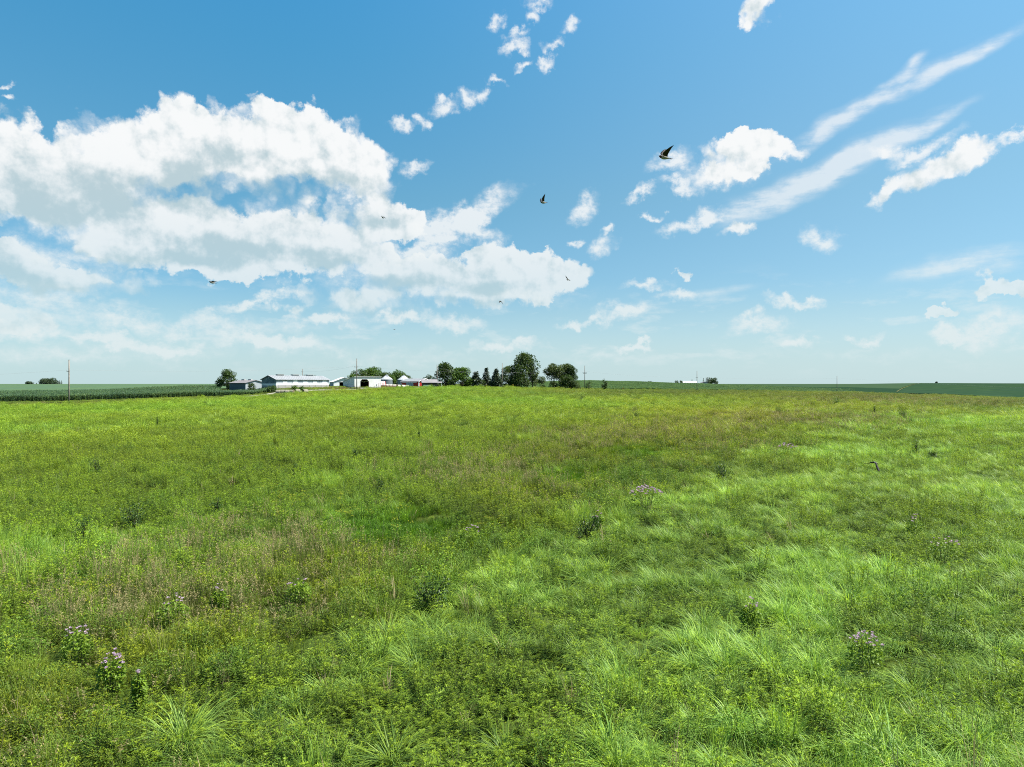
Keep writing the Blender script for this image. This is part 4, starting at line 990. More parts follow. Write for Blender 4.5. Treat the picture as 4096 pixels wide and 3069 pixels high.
M_PANEL = mat('translucent_wall_panel', (0.33, 0.365, 0.39), 0.5, 0.3, noise=(0.9, (0.21, 0.24, 0.26), 0.8))
M_CONC = mat('concrete_wall', (0.27, 0.265, 0.25), 0.9, 0.1, noise=(0.7, (0.29, 0.28, 0.25), 0.7))
M_RED = mat('barn_red_siding', (0.36, 0.030, 0.024), 0.7, 0.2, noise=(0.7, (0.27, 0.025, 0.02), 0.6))
M_TRIM = mat('white_trim', (0.80, 0.80, 0.79), 0.6, 0.3)
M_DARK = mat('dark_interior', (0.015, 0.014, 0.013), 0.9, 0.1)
M_HSID = mat('dark_house_siding', (0.050, 0.048, 0.050), 0.8, 0.2)
M_VENT = mat('ridge_vent_metal', (0.34, 0.35, 0.34), 0.5, 0.4)
M_BIN = mat('galvanised_bin', (0.15, 0.18, 0.195), 0.5, 0.4, 0.2, noise=(0.8, (0.11, 0.135, 0.15), 0.5))
M_BINR = mat('bin_roof', (0.34, 0.36, 0.375), 0.5, 0.4, 0.1)
M_RUST = mat('rusty_red_pipe', (0.16, 0.055, 0.04), 0.8, 0.2)
M_HAY = mat('old_hay', (0.25, 0.235, 0.18), 0.95, 0.05, noise=(6.0, (0.16, 0.15, 0.11), 0.9), bump=0.7)
M_HAYF = mat('hay_bale_face', (0.16, 0.13, 0.085), 0.95, 0.05, noise=(5.0, (0.09, 0.07, 0.045), 0.8), bump=0.6)
M_WRAP = mat('white_bale_wrap', (0.42, 0.40, 0.36), 0.6, 0.3, noise=(2.5, (0.26, 0.22, 0.17), 0.7))
M_GLASS = mat('dark_window', (0.04, 0.05, 0.055), 0.15, 0.6)
M_YSIGN = mat('yellow_sign', (0.75, 0.42, 0.02), 0.5, 0.4)
M_GALV = mat('galvanised_post', (0.13, 0.13, 0.13), 0.6, 0.4, 0.2)

class Frame:
    """local axes: u along one wall, v along the other, from corner c"""
    def __init__(s, c, u): s.c = Vector(c); s.u = Vector((u[0], u[1], 0)).normalized(); s.v = Vector((-s.u.y, s.u.x, 0))
    def P(s, a, b, z): return s.c + s.u * a + s.v * b + Vector((0, 0, z))
    def box(s, mb, a0, a1, b0, b1, z0, z1, mi=0):
        V = [s.P(a, b, z) for z in (z0, z1) for a, b in ((a0, b0), (a1, b0), (a1, b1), (a0, b1))]
        mb.add(V, [(0, 3, 2, 1), (4, 5, 6, 7), (0, 1, 5, 4), (1, 2, 6, 5), (2, 3, 7, 6), (3, 0, 4, 7)], mi)
def part(name, m, parent, fn):
    mb = MB(); fn(mb); return mb.build(name, m, parent)
def gable_roof(fr, mb, W, L, ze, zr, over=.35, th=.12, along='v', off=0.0):
    """two roof slabs; gable across u (width W), ridge along v (length L)"""
    for s in (0, 1):
        a0 = -over if s == 0 else W + over; zl = ze - (zr - ze) / (W / 2) * over
        V = [fr.P(a0, -over, zl), fr.P(W / 2, -over, zr), fr.P(W / 2, L + over, zr), fr.P(a0, L + over, zl)]
        V2 = [v + Vector((0, 0, th)) for v in V]
        mb.add(V + V2, [(0, 1, 2, 3), (7, 6, 5, 4), (0, 4, 5, 1), (1, 5, 6, 2), (2, 6, 7, 3), (3, 7, 4, 0)])
def ribs(fr, e_roof, m, W, L, ze, zr, n, over=.35, th=.12):
    """standing seams of a metal roof, joined"""
    mb = MB()
    for i in range(n):
        b = L * (i + .5) / n
        for s in (0, 1):
            a0 = -over if s == 0 else W + over; zl = ze - (zr - ze) / (W / 2) * over
            mb.tube([fr.P(a0, b, zl + th + .02), fr.P(W / 2, b, zr + th + .02)], .035, 4)
    return mb.build('roof_seams', m, e_roof)

# 1 low shed: long blue wall to the left, pale gable to the right, corner towards the road
c = at(981, 252, z=gz(*at(981, 252).xy)); fr = Frame(c, (.616, .788)); W, L, ze, zr = 8.0, 10.3, 5.2 - c.z, 6.15 - c.z
e = empty('low_shed', c); tag(e, 'low shed with slate blue long wall and pale ridged roof beside the corn', 'shed')
part('long_wall', M_BLUE, e, lambda mb: fr.box(mb, 0, .15, 0, L, -.4, ze))
part('long_wall', M_BLUE, e, lambda mb: fr.box(mb, W - .15, W, 0, L, -.4, ze))
for b0 in (0.0, L - .15):
    part('gable_wall', M_PALEW, e, lambda mb: mb.prism([fr.P(.15, b0, -.4), fr.P(W - .15, b0, -.4), fr.P(W - .15, b0, ze), fr.P(W / 2, b0, zr - .03), fr.P(.15, b0, ze)], fr.v * .15))
r = part('roof', M_PALE_R, e, lambda mb: gable_roof(fr, mb, W, L, ze, zr)); ribs(fr, r, M_PALE_R, W, L, ze, zr, 9)
for b0 in (2.3, 6.6):
    part('ridge_vent', M_VENT, e, lambda mb: fr.box(mb, W / 2 - .35, W / 2 + .35, b0, b0 + 1.9, zr + .05, zr + .45))

# 2 long barn: teal gable to the left, panelled long side to the right
c0 = at(1104, 235); c = Vector((c0.x, c0.y, c0.z)); fr = Frame(c, (-.837, .546)); fr.v = Vector((.546, .837, 0)); W, L, ze, zr = 7.4, 23.0, 6.35 - c.z, 7.65 - c.z
e = empty('long_barn', c); tag(e, 'long white barn with teal gable, grey metal roof and three ridge ventilators', 'barn')
zb = 3.85 - c.z + .15
part('foundation', M_CONC, e, lambda mb: fr.box(mb, .03, W - .03, .03, L - .03, -.6, zb + .35))
part('lower_band', M_WHITE_W, e, lambda mb: (fr.box(mb, 0, W, 0, .15, zb + .35, zb + 1.0), fr.box(mb, 0, .15, .15, L, zb + .35, zb + 1.0)))
part('gable_wall', M_TEAL, e, lambda mb: mb.prism([fr.P(.02, .02, zb + 1.0), fr.P(W - .02, .02, zb + 1.0), fr.P(W - .02, .02, ze), fr.P(W / 2, .02, zr - .03), fr.P(.02, .02, ze)], fr.v * .13))
part('gable_wall', M_TEAL, e, lambda mb: mb.prism([fr.P(.02, L - .15, zb + 1.0), fr.P(W - .02, L - .15, zb + 1.0), fr.P(W - .02, L - .15, ze), fr.P(W / 2, L - .15, zr - .03), fr.P(.02, L - .15, ze)], fr.v * .13))
part('back_wall', M_WHITE_W, e, lambda mb: fr.box(mb, W - .15, W, .15, L - .15, zb + .35, ze))
wn = 5; ws = [2.9 + i * 4.3 for i in range(wn)]; edges_ = []; prev = .15
for i, b0 in enumerate(ws + [L - .15]):
    b1 = b0
    while prev < b1 - .05:
        q = min(prev + 1.15, b1); part('wall_panel', M_PANEL, e, lambda mb: fr.box(mb, .04, .12, prev + .03, q - .03, zb + 1.0, ze - .05)); prev = q
    if i < wn:
        wpart = part('window', M_GLASS, e, lambda mb: fr.box(mb, .06, .12, b0, b0 + 1.7, zb + 1.75, ze - .3))
        mb = MB(); fr.box(mb, .0, .06, b0, b0 + 1.7, zb + 1.67, zb + 1.75); fr.box(mb, .0, .06, b0, b0 + 1.7, ze - .3, ze - .22); fr.box(mb, .0, .06, b0 - .08, b0, zb + 1.67, ze - .22); fr.box(mb, .0, .06, b0 + 1.7, b0 + 1.78, zb + 1.67, ze - .22); mb.build('window_frame', M_TRIM, wpart)
        bl = (.85, 1.55, .5, .7, 1.62)[i]; hb = (.25, .5, .14, .22, .46)[i]
        part('blind', (M_HAY, M_TRIM, M_TRIM, M_HAY, M_TRIM)[i], wpart, lambda mb: fr.box(mb, .035, .055, b0 + .04, b0 + .04 + bl, zb + 1.78, zb + 1.78 + hb))
        part('lower_panel', M_TRIM, e, lambda mb: fr.box(mb, .03, .12, b0, b0 + 1.7, zb + 1.0, zb + 1.67)); prev = b0 + 1.7
r = part('roof', M_GREY_R, e, lambda mb: gable_roof(fr, mb, W, L, ze, zr)); ribs(fr, r, M_GREY_R, W, L, ze, zr, 22)
for b0 in (3.2, 9.6, 16.0):
    part('ridge_vent', M_VENT, e, lambda mb: (fr.box(mb, W / 2 - .4, W / 2 + .4, b0, b0 + 2.7, zr + .05, zr + .42), fr.box(mb, W / 2 - .6, W / 2 + .6, b0 - .1, b0 + 2.8, zr + .42, zr + .5)))
mb = MB(); cc = fr.P(W / 2, -.06, zr - .65); uu, vv = fr.u, Vector((0, 0, 1)); n = 14; ring = [cc + (uu * math.cos(6.2832 * k / n) + vv * math.sin(6.2832 * k / n)) * .33 for k in range(n)]; mb.prism(ring, fr.v * .075); mb.build('gable_fan', M_CONC, e)
mb = MB(); [mb.tube([fr.P(-.75, b, -.4), fr.P(-.75, b, zb + .55)], .05, 6) for b in np.arange(.5, L, 2.6)]; [mb.tube([fr.P(-.75, .5, zb - .1 + k), fr.P(-.75, L - 1, zb - .1 + k)], .03, 5) for k in (0, .55)]; mb.build('feed_rail', M_GALV, e)

# 3 white barn behind
c = at(1333, 283); fr = Frame(c, (.94, .34)); W, L, ze, zr = 8.8, 14.0, 5.68 - c.z, 7.4 - c.z
e = empty('white_gable_barn', c); tag(e, 'white barn with a bright white roof half hidden behind the long barn', 'barn')
part('gable_wall', M_WHITE_W, e, lambda mb: (mb.prism([fr.P(0, 0, -.4), fr.P(2.4, 0, -.4), fr.P(2.4, 0, ze - .25), fr.P(0, 0, ze - .25)], fr.v * .15), mb.prism([fr.P(4.5, 0, -.4), fr.P(W, 0, -.4), fr.P(W, 0, ze - .25), fr.P(4.5, 0, ze - .25)], fr.v * .15), mb.prism([fr.P(0, 0, ze - .25), fr.P(W, 0, ze - .25), fr.P(W, 0, ze), fr.P(W / 2, 0, zr - .03), fr.P(0, 0, ze)], fr.v * .15)))
part('gable_wall', M_WHITE_W, e, lambda mb: mb.prism([fr.P(0, L - .15, -.4), fr.P(W, L - .15, -.4), fr.P(W, L - .15, ze), fr.P(W / 2, L - .15, zr - .03), fr.P(0, L - .15, ze)], fr.v * .15))
for a0 in (0.0, W - .15): part('long_wall', M_PALEW, e, lambda mb: fr.box(mb, a0, a0 + .15, .15, L - .15, -.4, ze))
part('doorway_shade', M_DARK, e, lambda mb: fr.box(mb, 2.4, 4.5, 3.0, 3.1, -.4, ze - .25))  # near-black sheet set inside; paints the shade seen through the doorway
part('sliding_door', M_TRIM, e, lambda mb: fr.box(mb, .15, 2.35, -.08, -.02, -.1, ze - .2))
part('door_track', M_GALV, e, lambda mb: fr.box(mb, .1, W - .3, -.1, -.02, ze - .17, ze - .05))
part('gable_lamp', M_VENT, e, lambda mb: fr.box(mb, W / 2 - .12, W / 2 + .12, -.2, -.02, zr - .75, zr - .5))
part('roof', M_WHITE_R, e, lambda mb: gable_roof(fr, mb, W, L, ze, zr))

# 4 white mono-pitch barn with the dark doorway
c = at(1418, 255); fr = Frame(c, (.8, .6)); W, D, zf, zk = 10.4, 10.0, 7.36 - c.z, 5.8 - c.z
e = empty('open_white_barn', c); tag(e, 'white mono-pitch barn with a dark chamfered doorway behind the pole', 'barn')
d0, d1, dt = 2.25, 5.55, 6.55 - c.z
part('front_wall', M_WHITE_W, e, lambda mb: (mb.prism([fr.P(0, 0, -.4), fr.P(d0, 0, -.4), fr.P(d0, 0, dt - .75), fr.P(d0 + .65, 0, dt), fr.P(d0 + .65, 0, zf), fr.P(0, 0, zf)], fr.v * .15), mb.prism([fr.P(d0 + .65, 0, dt), fr.P(d1 - .65, 0, dt), fr.P(d1 - .65, 0, zf), fr.P(d0 + .65, 0, zf)], fr.v * .15), mb.prism([fr.P(d1, 0, -.4), fr.P(W, 0, -.4), fr.P(W, 0, zf), fr.P(d1 - .65, 0, zf), fr.P(d1 - .65, 0, dt), fr.P(d1, 0, dt - .75)], fr.v * .15)))
for a0 in (0.0, W - .15): part('side_wall', M_WHITE_W, e, lambda mb: mb.prism([fr.P(a0, .15, -.4), fr.P(a0, D, -.4), fr.P(a0, D, zk), fr.P(a0, .15, zf - .02)], fr.u * .15))
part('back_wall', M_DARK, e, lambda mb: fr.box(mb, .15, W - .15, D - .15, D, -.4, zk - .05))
part('shade_lining', M_DARK, e, lambda mb: (fr.box(mb, .16, .2, .16, D - .16, -.4, zk - .1), fr.box(mb, W - .2, W - .16, .16, D - .16, -.4, zk - .1), fr.box(mb, .2, W - .2, .2, D - .2, -.3, -.02)))  # lining and back wall near black: interior shade put into their colour
part('roof', M_WHITE_R, e, lambda mb: mb.prism([fr.P(-.2, -.3, zf + .03), fr.P(-.2, D + .3, zk), fr.P(-.2, D + .3, zk + .1), fr.P(-.2, -.3, zf + .13)], fr.u * (W + .4)))
part('roof_beam', M_HAY, e, lambda mb: mb.tube([fr.P(d0, 1.0, dt - .4), fr.P(d1 + .8, 3.0, dt - 1.6)], .07, 5))
mb = MB(); fr.box(mb, d1 - .02, d1 + .06, -.05, -.003, -.3, dt - .75); mb.build('door_jamb', M_RUST, e)
part('wall_box', M_VENT, e, lambda mb: fr.box(mb, 8.55, 8.9, -.12, -.003, 1.2, 1.75))
for a0, a1 in ((-.02, d0), (d1 + .07, W)): part('wall_base', M_CONC, e, lambda mb: fr.box(mb, a0, a1, -.06, -.004, -.4, .3))

# 5 grain bins
def grain_bin(px, Y, w_px, eave, apex, label, hatch):
    p = at(px, Y); R = w_px / F * Y / 2 * .96; zz = CAMZ + (CY - eave) / F * Y - p.z; za = CAMZ + (CY - apex) / F * Y - p.z; e = empty('grain_bin', p)
    prof = [(R, -.3)]; k = int(zz / .28)
    for i in range(k): prof += [(R, zz * (i + .1) / k), (R + .035, zz * (i + .5) / k), (R, zz * (i + .95) / k)]
    mb = MB(); mb.lathe(p, prof + [(R, zz)], 30); mb.build('bin_wall', M_BIN, e)
    mb = MB(); mb.lathe(p, [(R + .12, zz - .06), (R + .14, zz + .03), (.42, za - .28), (.40, za - .16)], 30); r = mb.build('roof', M_BINR, e)
    mb = MB()
    for k in range(20):
        a = 6.2832 * k / 20; mb.tube([(p.x + math.cos(a) * (R + .1), p.y + math.sin(a) * (R + .1), p.z + zz + .05), (p.x + math.cos(a) * .45, p.y + math.sin(a) * .45, p.z + za - .25)], .035, 4)
    mb.build('roof_seams', M_BINR, r)
    mb = MB(); mb.lathe((p.x, p.y, p.z + za - .22), [(.5, 0), (.5, .12), (.05, .30)], 16); mb.build('roof_cap', M_BINR, r)
    if hatch:
        mb = MB(); mb.box((p.x + .55, p.y - .5, p.z + za - .38), (.75, .6, .12), .3); mb.build('open_hatch', M_WHITE_R, r)
        mb = MB(); mb.box((p.x + R * .55, p.y - R * .62, p.z + zz + .36), (.4, .4, .5), .7); mb.build('roof_vent', M_VENT, r)
    mb = MB(); [mb.tube([(p.x - .9 + s, p.y - R - .16, p.z - .2), (p.x - .9 + s, p.y - R - .16, p.z + zz)], .03, 5) for s in (-.22, .22)]; mb.build('ladder', M_GALV, e)
    tag(e, label, 'grain bin', 'grain bins')
grain_bin(1546, 303, 49, 1518.5, 1500, 'grey grain bin with an open roof hatch directly right of the open white barn', True)
grain_bin(1615, 310, 50, 1520, 1500.5, 'grey grain bin with a bright conical roof behind the red barn', False)

# 6 red barn
c = at(1675, 288); fr = Frame(c, (.80, .60)); fr.v = Vector((-.86, .51, 0)).normalized(); W, L, ze, zr = 6.0, 9.3, 5.85 - c.z, 6.95 - c.z
e = empty('red_barn', c); tag(e, 'red barn with white corner trim and grey sliding door', 'barn')
part('gable_wall', M_RED, e, lambda mb: mb.prism([fr.P(0, 0, -.4), fr.P(W, 0, -.4), fr.P(W, 0, ze), fr.P(W / 2, 0, zr - .03), fr.P(0, 0, ze)], fr.v * .15))
part('gable_wall', M_RED, e, lambda mb: mb.prism([fr.P(0, L - .15, -.4), fr.P(W, L - .15, -.4), fr.P(W, L - .15, ze), fr.P(W / 2, L - .15, zr - .03), fr.P(0, L - .15, ze)], fr.v * .15))
for a0 in (0.0, W - .15): part('long_wall', M_RED, e, lambda mb: fr.box(mb, a0, a0 + .15, .15, L - .15, -.4, ze))
for i in range(3): part('sliding_door', M_PANEL, e, lambda mb: fr.box(mb, -.09, -.02, 2.75 + i * 1.25, 3.95 + i * 1.25, -.2, ze - .55))
part('door_track', M_TRIM, e, lambda mb: fr.box(mb, -.12, -.02, 1.0, 8.4, ze - .5, ze - .33))
mb = MB(); fr.box(mb, -.05, .22, -.05, -.004, -.4, ze); fr.box(mb, -.05, -.004, 0, .25, -.4, ze); mb.build('corner_trim', M_TRIM, e)
mb = MB(); fr.box(mb, -.05, -.004, L - .28, L, -.4, ze); mb.build('corner_trim', M_TRIM, e)
r = part('roof', M_GREY_R, e, lambda mb: gable_roof(fr, mb, W, L, ze, zr, .28)); ribs(fr, r, M_GREY_R, W, L, ze, zr, 10, .28)
mb = MB()
for s in (0, 1): mb.tube([fr.P(-.28 if s == 0 else W + .28, -.32, ze - .05), fr.P(W / 2, -.32, zr + .06)], .1, 4)
mb.build('verge_board', M_TRIM, e)

# 7 dark house with white garage door
c = at(1690, 276); fr = Frame(c, (.985, .17)); W, D, ze, zr = 5.6, 7.0, 5.32 - c.z, 6.5 - c.z
e = empty('dark_house', c); tag(e, 'low dark house with a pale roof and white garage door', 'house')
mb = MB(); fr.box(mb, 0, W, .16, .3, -.4, ze); mb.build('front_wall', M_HSID, e)
mb = MB(); fr.box(mb, 0, .15, .3, D, -.4, ze); fr.box(mb, W - .15, W, .3, D, -.4, ze); mb.build('side_wall', M_HSID, e)
mb = MB(); fr.box(mb, .15, W - .15, D - .15, D, -.4, ze); mb.build('back_wall', M_HSID, e)
mb = MB(); mb.prism([fr.P(-.35, -.35, ze - .1), fr.P(-.35, D / 2, zr), fr.P(-.35, D + .35, ze - .1), fr.P(-.35, D + .35, ze + .02), fr.P(-.35, D / 2, zr + .14), fr.P(-.35, -.35, ze + .02)], fr.u * (W + .7)); mb.build('roof', M_PALE_R, e)
for s in (0.004, W - .154):
    mb = MB(); mb.prism([fr.P(s, .3, ze), fr.P(s, D, ze), fr.P(s, D / 2 + .15, zr - .05)], fr.u * .15); mb.build('gable_wall', M_HSID, e)
for i in range(4):
    mb = MB(); fr.box(mb, .35, 3.2, .1, .155, -.1 + i * .4, .28 + i * .4); mb.build('garage_door_panel', M_TRIM, e)
mb = MB(); fr.box(mb, 4.1, 4.75, .12, .155, .5, 1.15); w = mb.build('window', M_GLASS, e); mb = MB(); fr.box(mb, 4.0, 4.1, .1, .15, .4, 1.25); fr.box(mb, 4.75, 4.85, .1, .15, .4, 1.25); mb.build('window_frame', M_TRIM, w)
mb = MB(); mb.prism([fr.P(W + .36, 0.2, ze - .15), fr.P(W + .36, 4.5, ze + .35), fr.P(W + .36, 4.5, ze + .45), fr.P(W + .36, .2, ze - .05)], fr.u * 1.7); mb.build('porch_roof', M_PALE_R, e)
mb = MB(); fr.box(mb, W + 1.75, W + 1.9, .4, .55, -.4, ze - .13); mb.build('porch_post', M_TRIM, e)

# 8 far farm on the right
c = at(2733, 690); fr = Frame(c, (.985, -.17)); e = empty('far_white_barn', c); tag(e, 'long white roofed barn of the far farm on the right skyline', 'barn')
W, D, ze, zr = 12.5, 9.0, CAMZ + (CY - 1532) / F * 690 - c.z, CAMZ + (CY - 1525) / F * 690 - c.z
mb = MB(); fr.box(mb, 0, W, 0, D, -.5, ze); mb.build('wall', M_WHITE_W, e)
mb = MB(); mb.prism([fr.P(-.3, -.4, ze - .1), fr.P(-.3, D / 2, zr), fr.P(-.3, D + .4, ze - .1), fr.P(-.3, D + .4, ze + .02), fr.P(-.3, D / 2, zr + .14), fr.P(-.3, -.4, ze + .02)], fr.u * (W + .6)); mb.build('roof', M_WHITE_R, e)
mb = MB(); fr.box(mb, 1.2, 2.4, -.06, -.004, .1, 1.9); mb.build('door', M_DARK, e)
c = at(2808, 694); fr = Frame(c, (1, 0)); e = empty('far_house', c); tag(e, 'small white house beside the spruces of the far farm', 'house'); ze, zr = CAMZ + (CY - 1531.5) / F * 694 - c.z, CAMZ + (CY - 1527) / F * 694 - c.z
mb = MB(); fr.box(mb, 0, 5.5, 0, 6, -.5, ze); mb.build('wall', M_WHITE_W, e); mb = MB(); mb.prism([fr.P(-.3, -.3, ze), fr.P(5.8, -.3, ze), fr.P(2.75, -.3, zr)], fr.v * 6.6); mb.build('roof', M_PALE_R, e); mb = MB(); fr.box(mb, 1.2, 2.0, -.05, -.004, .9, 1.9); mb.build('window', M_GLASS, e)

# ---------------------------------------------------------------- hay bales, wagon, fences, signs
def bale(px, Y, ang, label, wrap=False, r=.75, L=1.5, dz=0.0, grp='hay bales'):
    p = at(px, Y); p.z += r * .94 + dz; e = empty('hay_bale', p - Vector((0, 0, r))); d = Vector((math.cos(ang), math.sin(ang), 0)); u = Vector((0, 0, 1)); w = d.cross(u); n = 18; V = []; Fs = []
    rng = np.random.default_rng(int(px)); prof = [(-L / 2, .93), (-L / 2 + .08, 1.0), (-L / 6, 1.01), (L / 6, 1.0), (L / 2 - .08, 1.0), (L / 2, .93)]
    for t, k in prof:
        for i in range(n):
            a = 6.2832 * i / n; q = r * k * (1 + rng.normal(0, .012)); V.append(p + d * t + u * (math.sin(a) * q * (.96 if math.sin(a) < 0 else 1)) + w * (math.cos(a) * q))
    for j in range(len(prof) - 1):
        for i in range(n): a, b = j * n + i, j * n + (i + 1) % n; Fs.append((a, b, b + n, a + n))
    mb = MB(); mb.add(V, Fs); mb.build('roll', M_WRAP if wrap else M_HAY, e, True)
    for s in (-1, 1):
        j = 0 if s < 0 else len(prof) - 1; rim = [V[j * n + i] for i in range(n)]; mid = [p + d * (s * (L / 2 - .02)) + (q - p - d * (s * L / 2)) * .5 for q in rim]; c = p + d * (s * (L / 2 - .045))
        mb = MB(); mb.add(rim + mid + [c], [(i, (i + 1) % n, n + (i + 1) % n, n + i) for i in range(n)] + [(n + i, n + (i + 1) % n, 2 * n) for i in range(n)]); mb.build('end_face', M_HAYF, e)
    tag(e, label, 'hay bale', grp)
g1 = 'weathered bales below the long barn'
for px, Y, a, lb in ((1113, 219, .1, 'leftmost grey hay bale in the row below the long barn'), (1131, 219.4, .12, 'second grey hay bale from the left below the long barn'), (1149, 219, .2, 'third grey hay bale from the left below the long barn'), (1168, 219.2, -.35, 'fourth grey hay bale, its end turned towards the right'), (1191, 221.5, .5, 'fifth grey hay bale, set back a little from the row'), (1221, 221, .75, 'rightmost grey hay bale showing its dark round end')):
    bale(px, Y, a, lb, grp=g1, r=.72, L=1.38, dz=.12)
g2 = 'bales by the red barn'
for px, Y, a, w, lb in ((1546, 272, .3, True, 'leftmost pale bale behind the rusty gate'), (1562, 271, .2, True, 'second pale bale from the left behind the rusty fence'), (1578, 272, .15, True, 'third pale bale from the left before the grain bins'), (1594, 271, .9, True, 'pale bale with a dark round end facing the road'), (1612, 272, .85, True, 'pale bale just left of the red barn door'), (1627, 273, .3, False, 'straw-coloured bale in front of the red barn door')):
    bale(px, Y, a, lb, w, grp=g2, r=.68, L=1.4)
bale(1666, 268, .1, 'flattened straw bale in front of the red barn corner', r=.45, L=1.9, grp=g2); bale(1682, 267, .05, 'low straw heap bale in front of the dark house', r=.42, L=1.7, grp=g2)

c = at(1531, 268); fr = Frame(c, (.95, .3)); e = empty('striped_wagon', c); tag(e, 'white hay wagon with slanting red-striped side beside the open white barn', 'wagon')
zt = CAMZ + (CY - 1525.5) / F * 268 - c.z
mb = MB(); mb.prism([fr.P(-.9, -.6, .9), fr.P(-.9, 1.2, .9), fr.P(-.9, 1.6, zt), fr.P(-.9, .5, zt)], fr.u * 1.9); mb.build('box', M_WHITE_W, e)
for i in range(4):
    a = -.75 + i * .55; mb = MB(); mb.prism([fr.P(a, -.63, .88), fr.P(a + .14, -.63, .88), fr.P(a + .14, .47, zt), fr.P(a, .47, zt)], Vector((0, -.03, .0))); mb.build('red_rib', M_RED, e)
mb = MB(); mb.box(fr.P(.05, .4, .75), (2.4, .9, .22), .3); mb.build('chassis', M_RUST, e)
for a, b in ((-.8, -.2), (.9, -.2), (-.8, 1.0), (.9, 1.0)):
    q = fr.P(a, b, .38); mb = MB(); mb.tube([q - fr.v * .1, q + fr.v * .1], .38, 14); w = mb.build('wheel', M_DARK, e); mb = MB(); mb.tube([q - fr.v * .12, q + fr.v * .12], .18, 10); mb.build('rim', M_TRIM, w)

def fence(name, a, b, n, h, rails, m, label, r=.05):
    A, B = Vector(a), Vector(b); e = empty(name, A); tag(e, label, 'fence', 'corral fences')
    P = []
    for i in range(n):
        q = A.lerp(B, i / (n - 1)); q.z = gz(q.x, q.y); P.append(q); mb = MB(); mb.tube([q - Vector((0, 0, .3)), q + Vector((0, 0, h + .12))], r * 1.3, 6); mb.build('post', m, e)
    for k in rails:
        for i in range(n - 1):
            mb = MB(); mb.tube([P[i] + Vector((0, 0, k)), P[i + 1] + Vector((0, 0, k))], r * .8, 5); mb.build('rail', m, e)
fence('pipe_fence', at(1312, 243), at(1388, 246), 6, 1.05, (.35, .7, 1.05), M_RUST, 'dark pipe fence in front of the white gable barn')
fence('corral_gate', at(1392, 247), at(1416, 247.5), 3, 1.55, (.3, .7, 1.1, 1.5), M_GALV, 'grey corral gate left of the dark doorway')
fence('corral_gate', at(1419, 247.5), at(1437, 248), 3, 1.45, (.3, .7, 1.1, 1.4), M_RUST, 'rusty corral gate behind the tall pole')
fence('pipe_fence', at(1440, 248), at(1483, 251), 4, 1.0, (.3, .62, .95), M_GALV, 'grey pipe fence across the dark doorway')
fence('pipe_fence', at(1497, 256), at(1513, 257), 3, 1.0, (.4, .9), M_GALV, 'short pale fence below the right corner of the open white barn')
fence('corral_gate', at(1513, 258), at(1545, 262), 4, 1.75, (.35, .8, 1.25, 1.7), M_RUST, 'tall rusty gate in front of the striped wagon')
fence('pipe_fence', at(1547, 262), at(1592, 264), 5, 1.15, (.35, .75, 1.1), M_RUST, 'rusty pipe fence in front of the pale bales')

def sign(px, Y, py, size, label, diamond):
    p = at(px, Y); e = empty('road_sign', p); zc = CAMZ + (CY - py) / F * Y; tag(e, label, 'road sign')
    mb = MB(); mb.tube([p - Vector((0, 0, .3)), Vector((p.x, p.y, zc + size * .3))], .035, 6); mb.build('post', M_GALV, e)
    s = size / 2; q = Vector((p.x, p.y - .05, zc)); pts = [(0, -s * 1.3), (s * 1.3, 0), (0, s * 1.3), (-s * 1.3, 0)] if diamond else [(-s, -s * .75), (s, -s * .75), (s, s * .75), (-s, s * .75)]
    mb = MB(); mb.prism([q + Vector((a, 0, b)) for a, b in pts], Vector((0, .012, 0))); pl = mb.build('plate', M_YSIGN, e)
    mb = MB(); mb.prism([q + Vector((a * .55, -.004, b * .55)) for a, b in pts], Vector((0, .003, 0))); mb.build('dark_symbol', M_HSID, pl)
sign(2052, 303, 1541, .75, 'yellow diamond road sign in front of the great cottonwood', True)
sign(2493, 342, 1553.5, .7, 'orange-yellow road sign at the edge of the crop hill', False)

# ---------------------------------------------------------------- shrubs and flower clumps in the prairie
M_SHRUB = leafmat('dark_shrub_leaf', (.034, .072, .014), .9, .3, .45)
M_SHRUBL = leafmat('sapling_leaf', (.075, .140, .020), .9, .3, .45)
M_BERG = leafmat('bergamot_leaf', (.115, .195, .018), .9, .35, .5)
M_PINK = leafmat('bergamot_flower', (.36, .27, .37), .5, .25, .7, (1.15, 1.05, 1.1))
M_TWIG = mat('twig', (0.06, 0.05, 0.03), .9, .1)
def shrub(x, y, w, h, label, seed, m=None, n=420, upright=False, name='prairie_shrub', grp='dark shrubs in the prairie'):
    rng = np.random.default_rng(seed); p = spot(x, y, .75); s = K * p.y / F; R = w * s / 2; H = min(h * s, 1.3 + R) * (.75 if upright else 1) + .36; e = empty(name, p); mb = MB(); P = Plant(); tips = []
    for i in range(7):
        a = rng.uniform(0, 6.28); rr = R * rng.uniform(.2, .85) * (.45 if upright else 1); t = Vector((p.x + math.cos(a) * rr, p.y + math.sin(a) * rr, p.z + H * rng.uniform(.55, .98))); mb.tube([p + Vector((0, 0, -.05)), p.lerp(t, .5) + Vector((0, 0, H * .06)), t], [.018, .012, .005], 5); tips.append(t)
    mb.build('stems', M_TWIG, e)
    c = []; r = []
    for t in tips: c += [tuple(t), tuple(p.lerp(t, .72)), tuple(p.lerp(t, .45))]; r += [R * .36, R * .42, R * .40]
    sz = max(.055, R * .11); leaf_cloud(P, c, r, n, sz, rng, 1.0 if upright else .8); link('foliage', P.mesh('foliage', [m or M_SHRUB]), e); tag(e, label, 'shrub', grp)
for i, (x, y, w, h, lb, up) in enumerate(SHRUBS):
    if lb.startswith(('bushy', 'round bright')): shrub(x, y, w, h, lb, 300 + i, M_SHRUBL, 800, up)
    else: shrub(x, y, w, h, lb, 300 + i, None, 800, up)

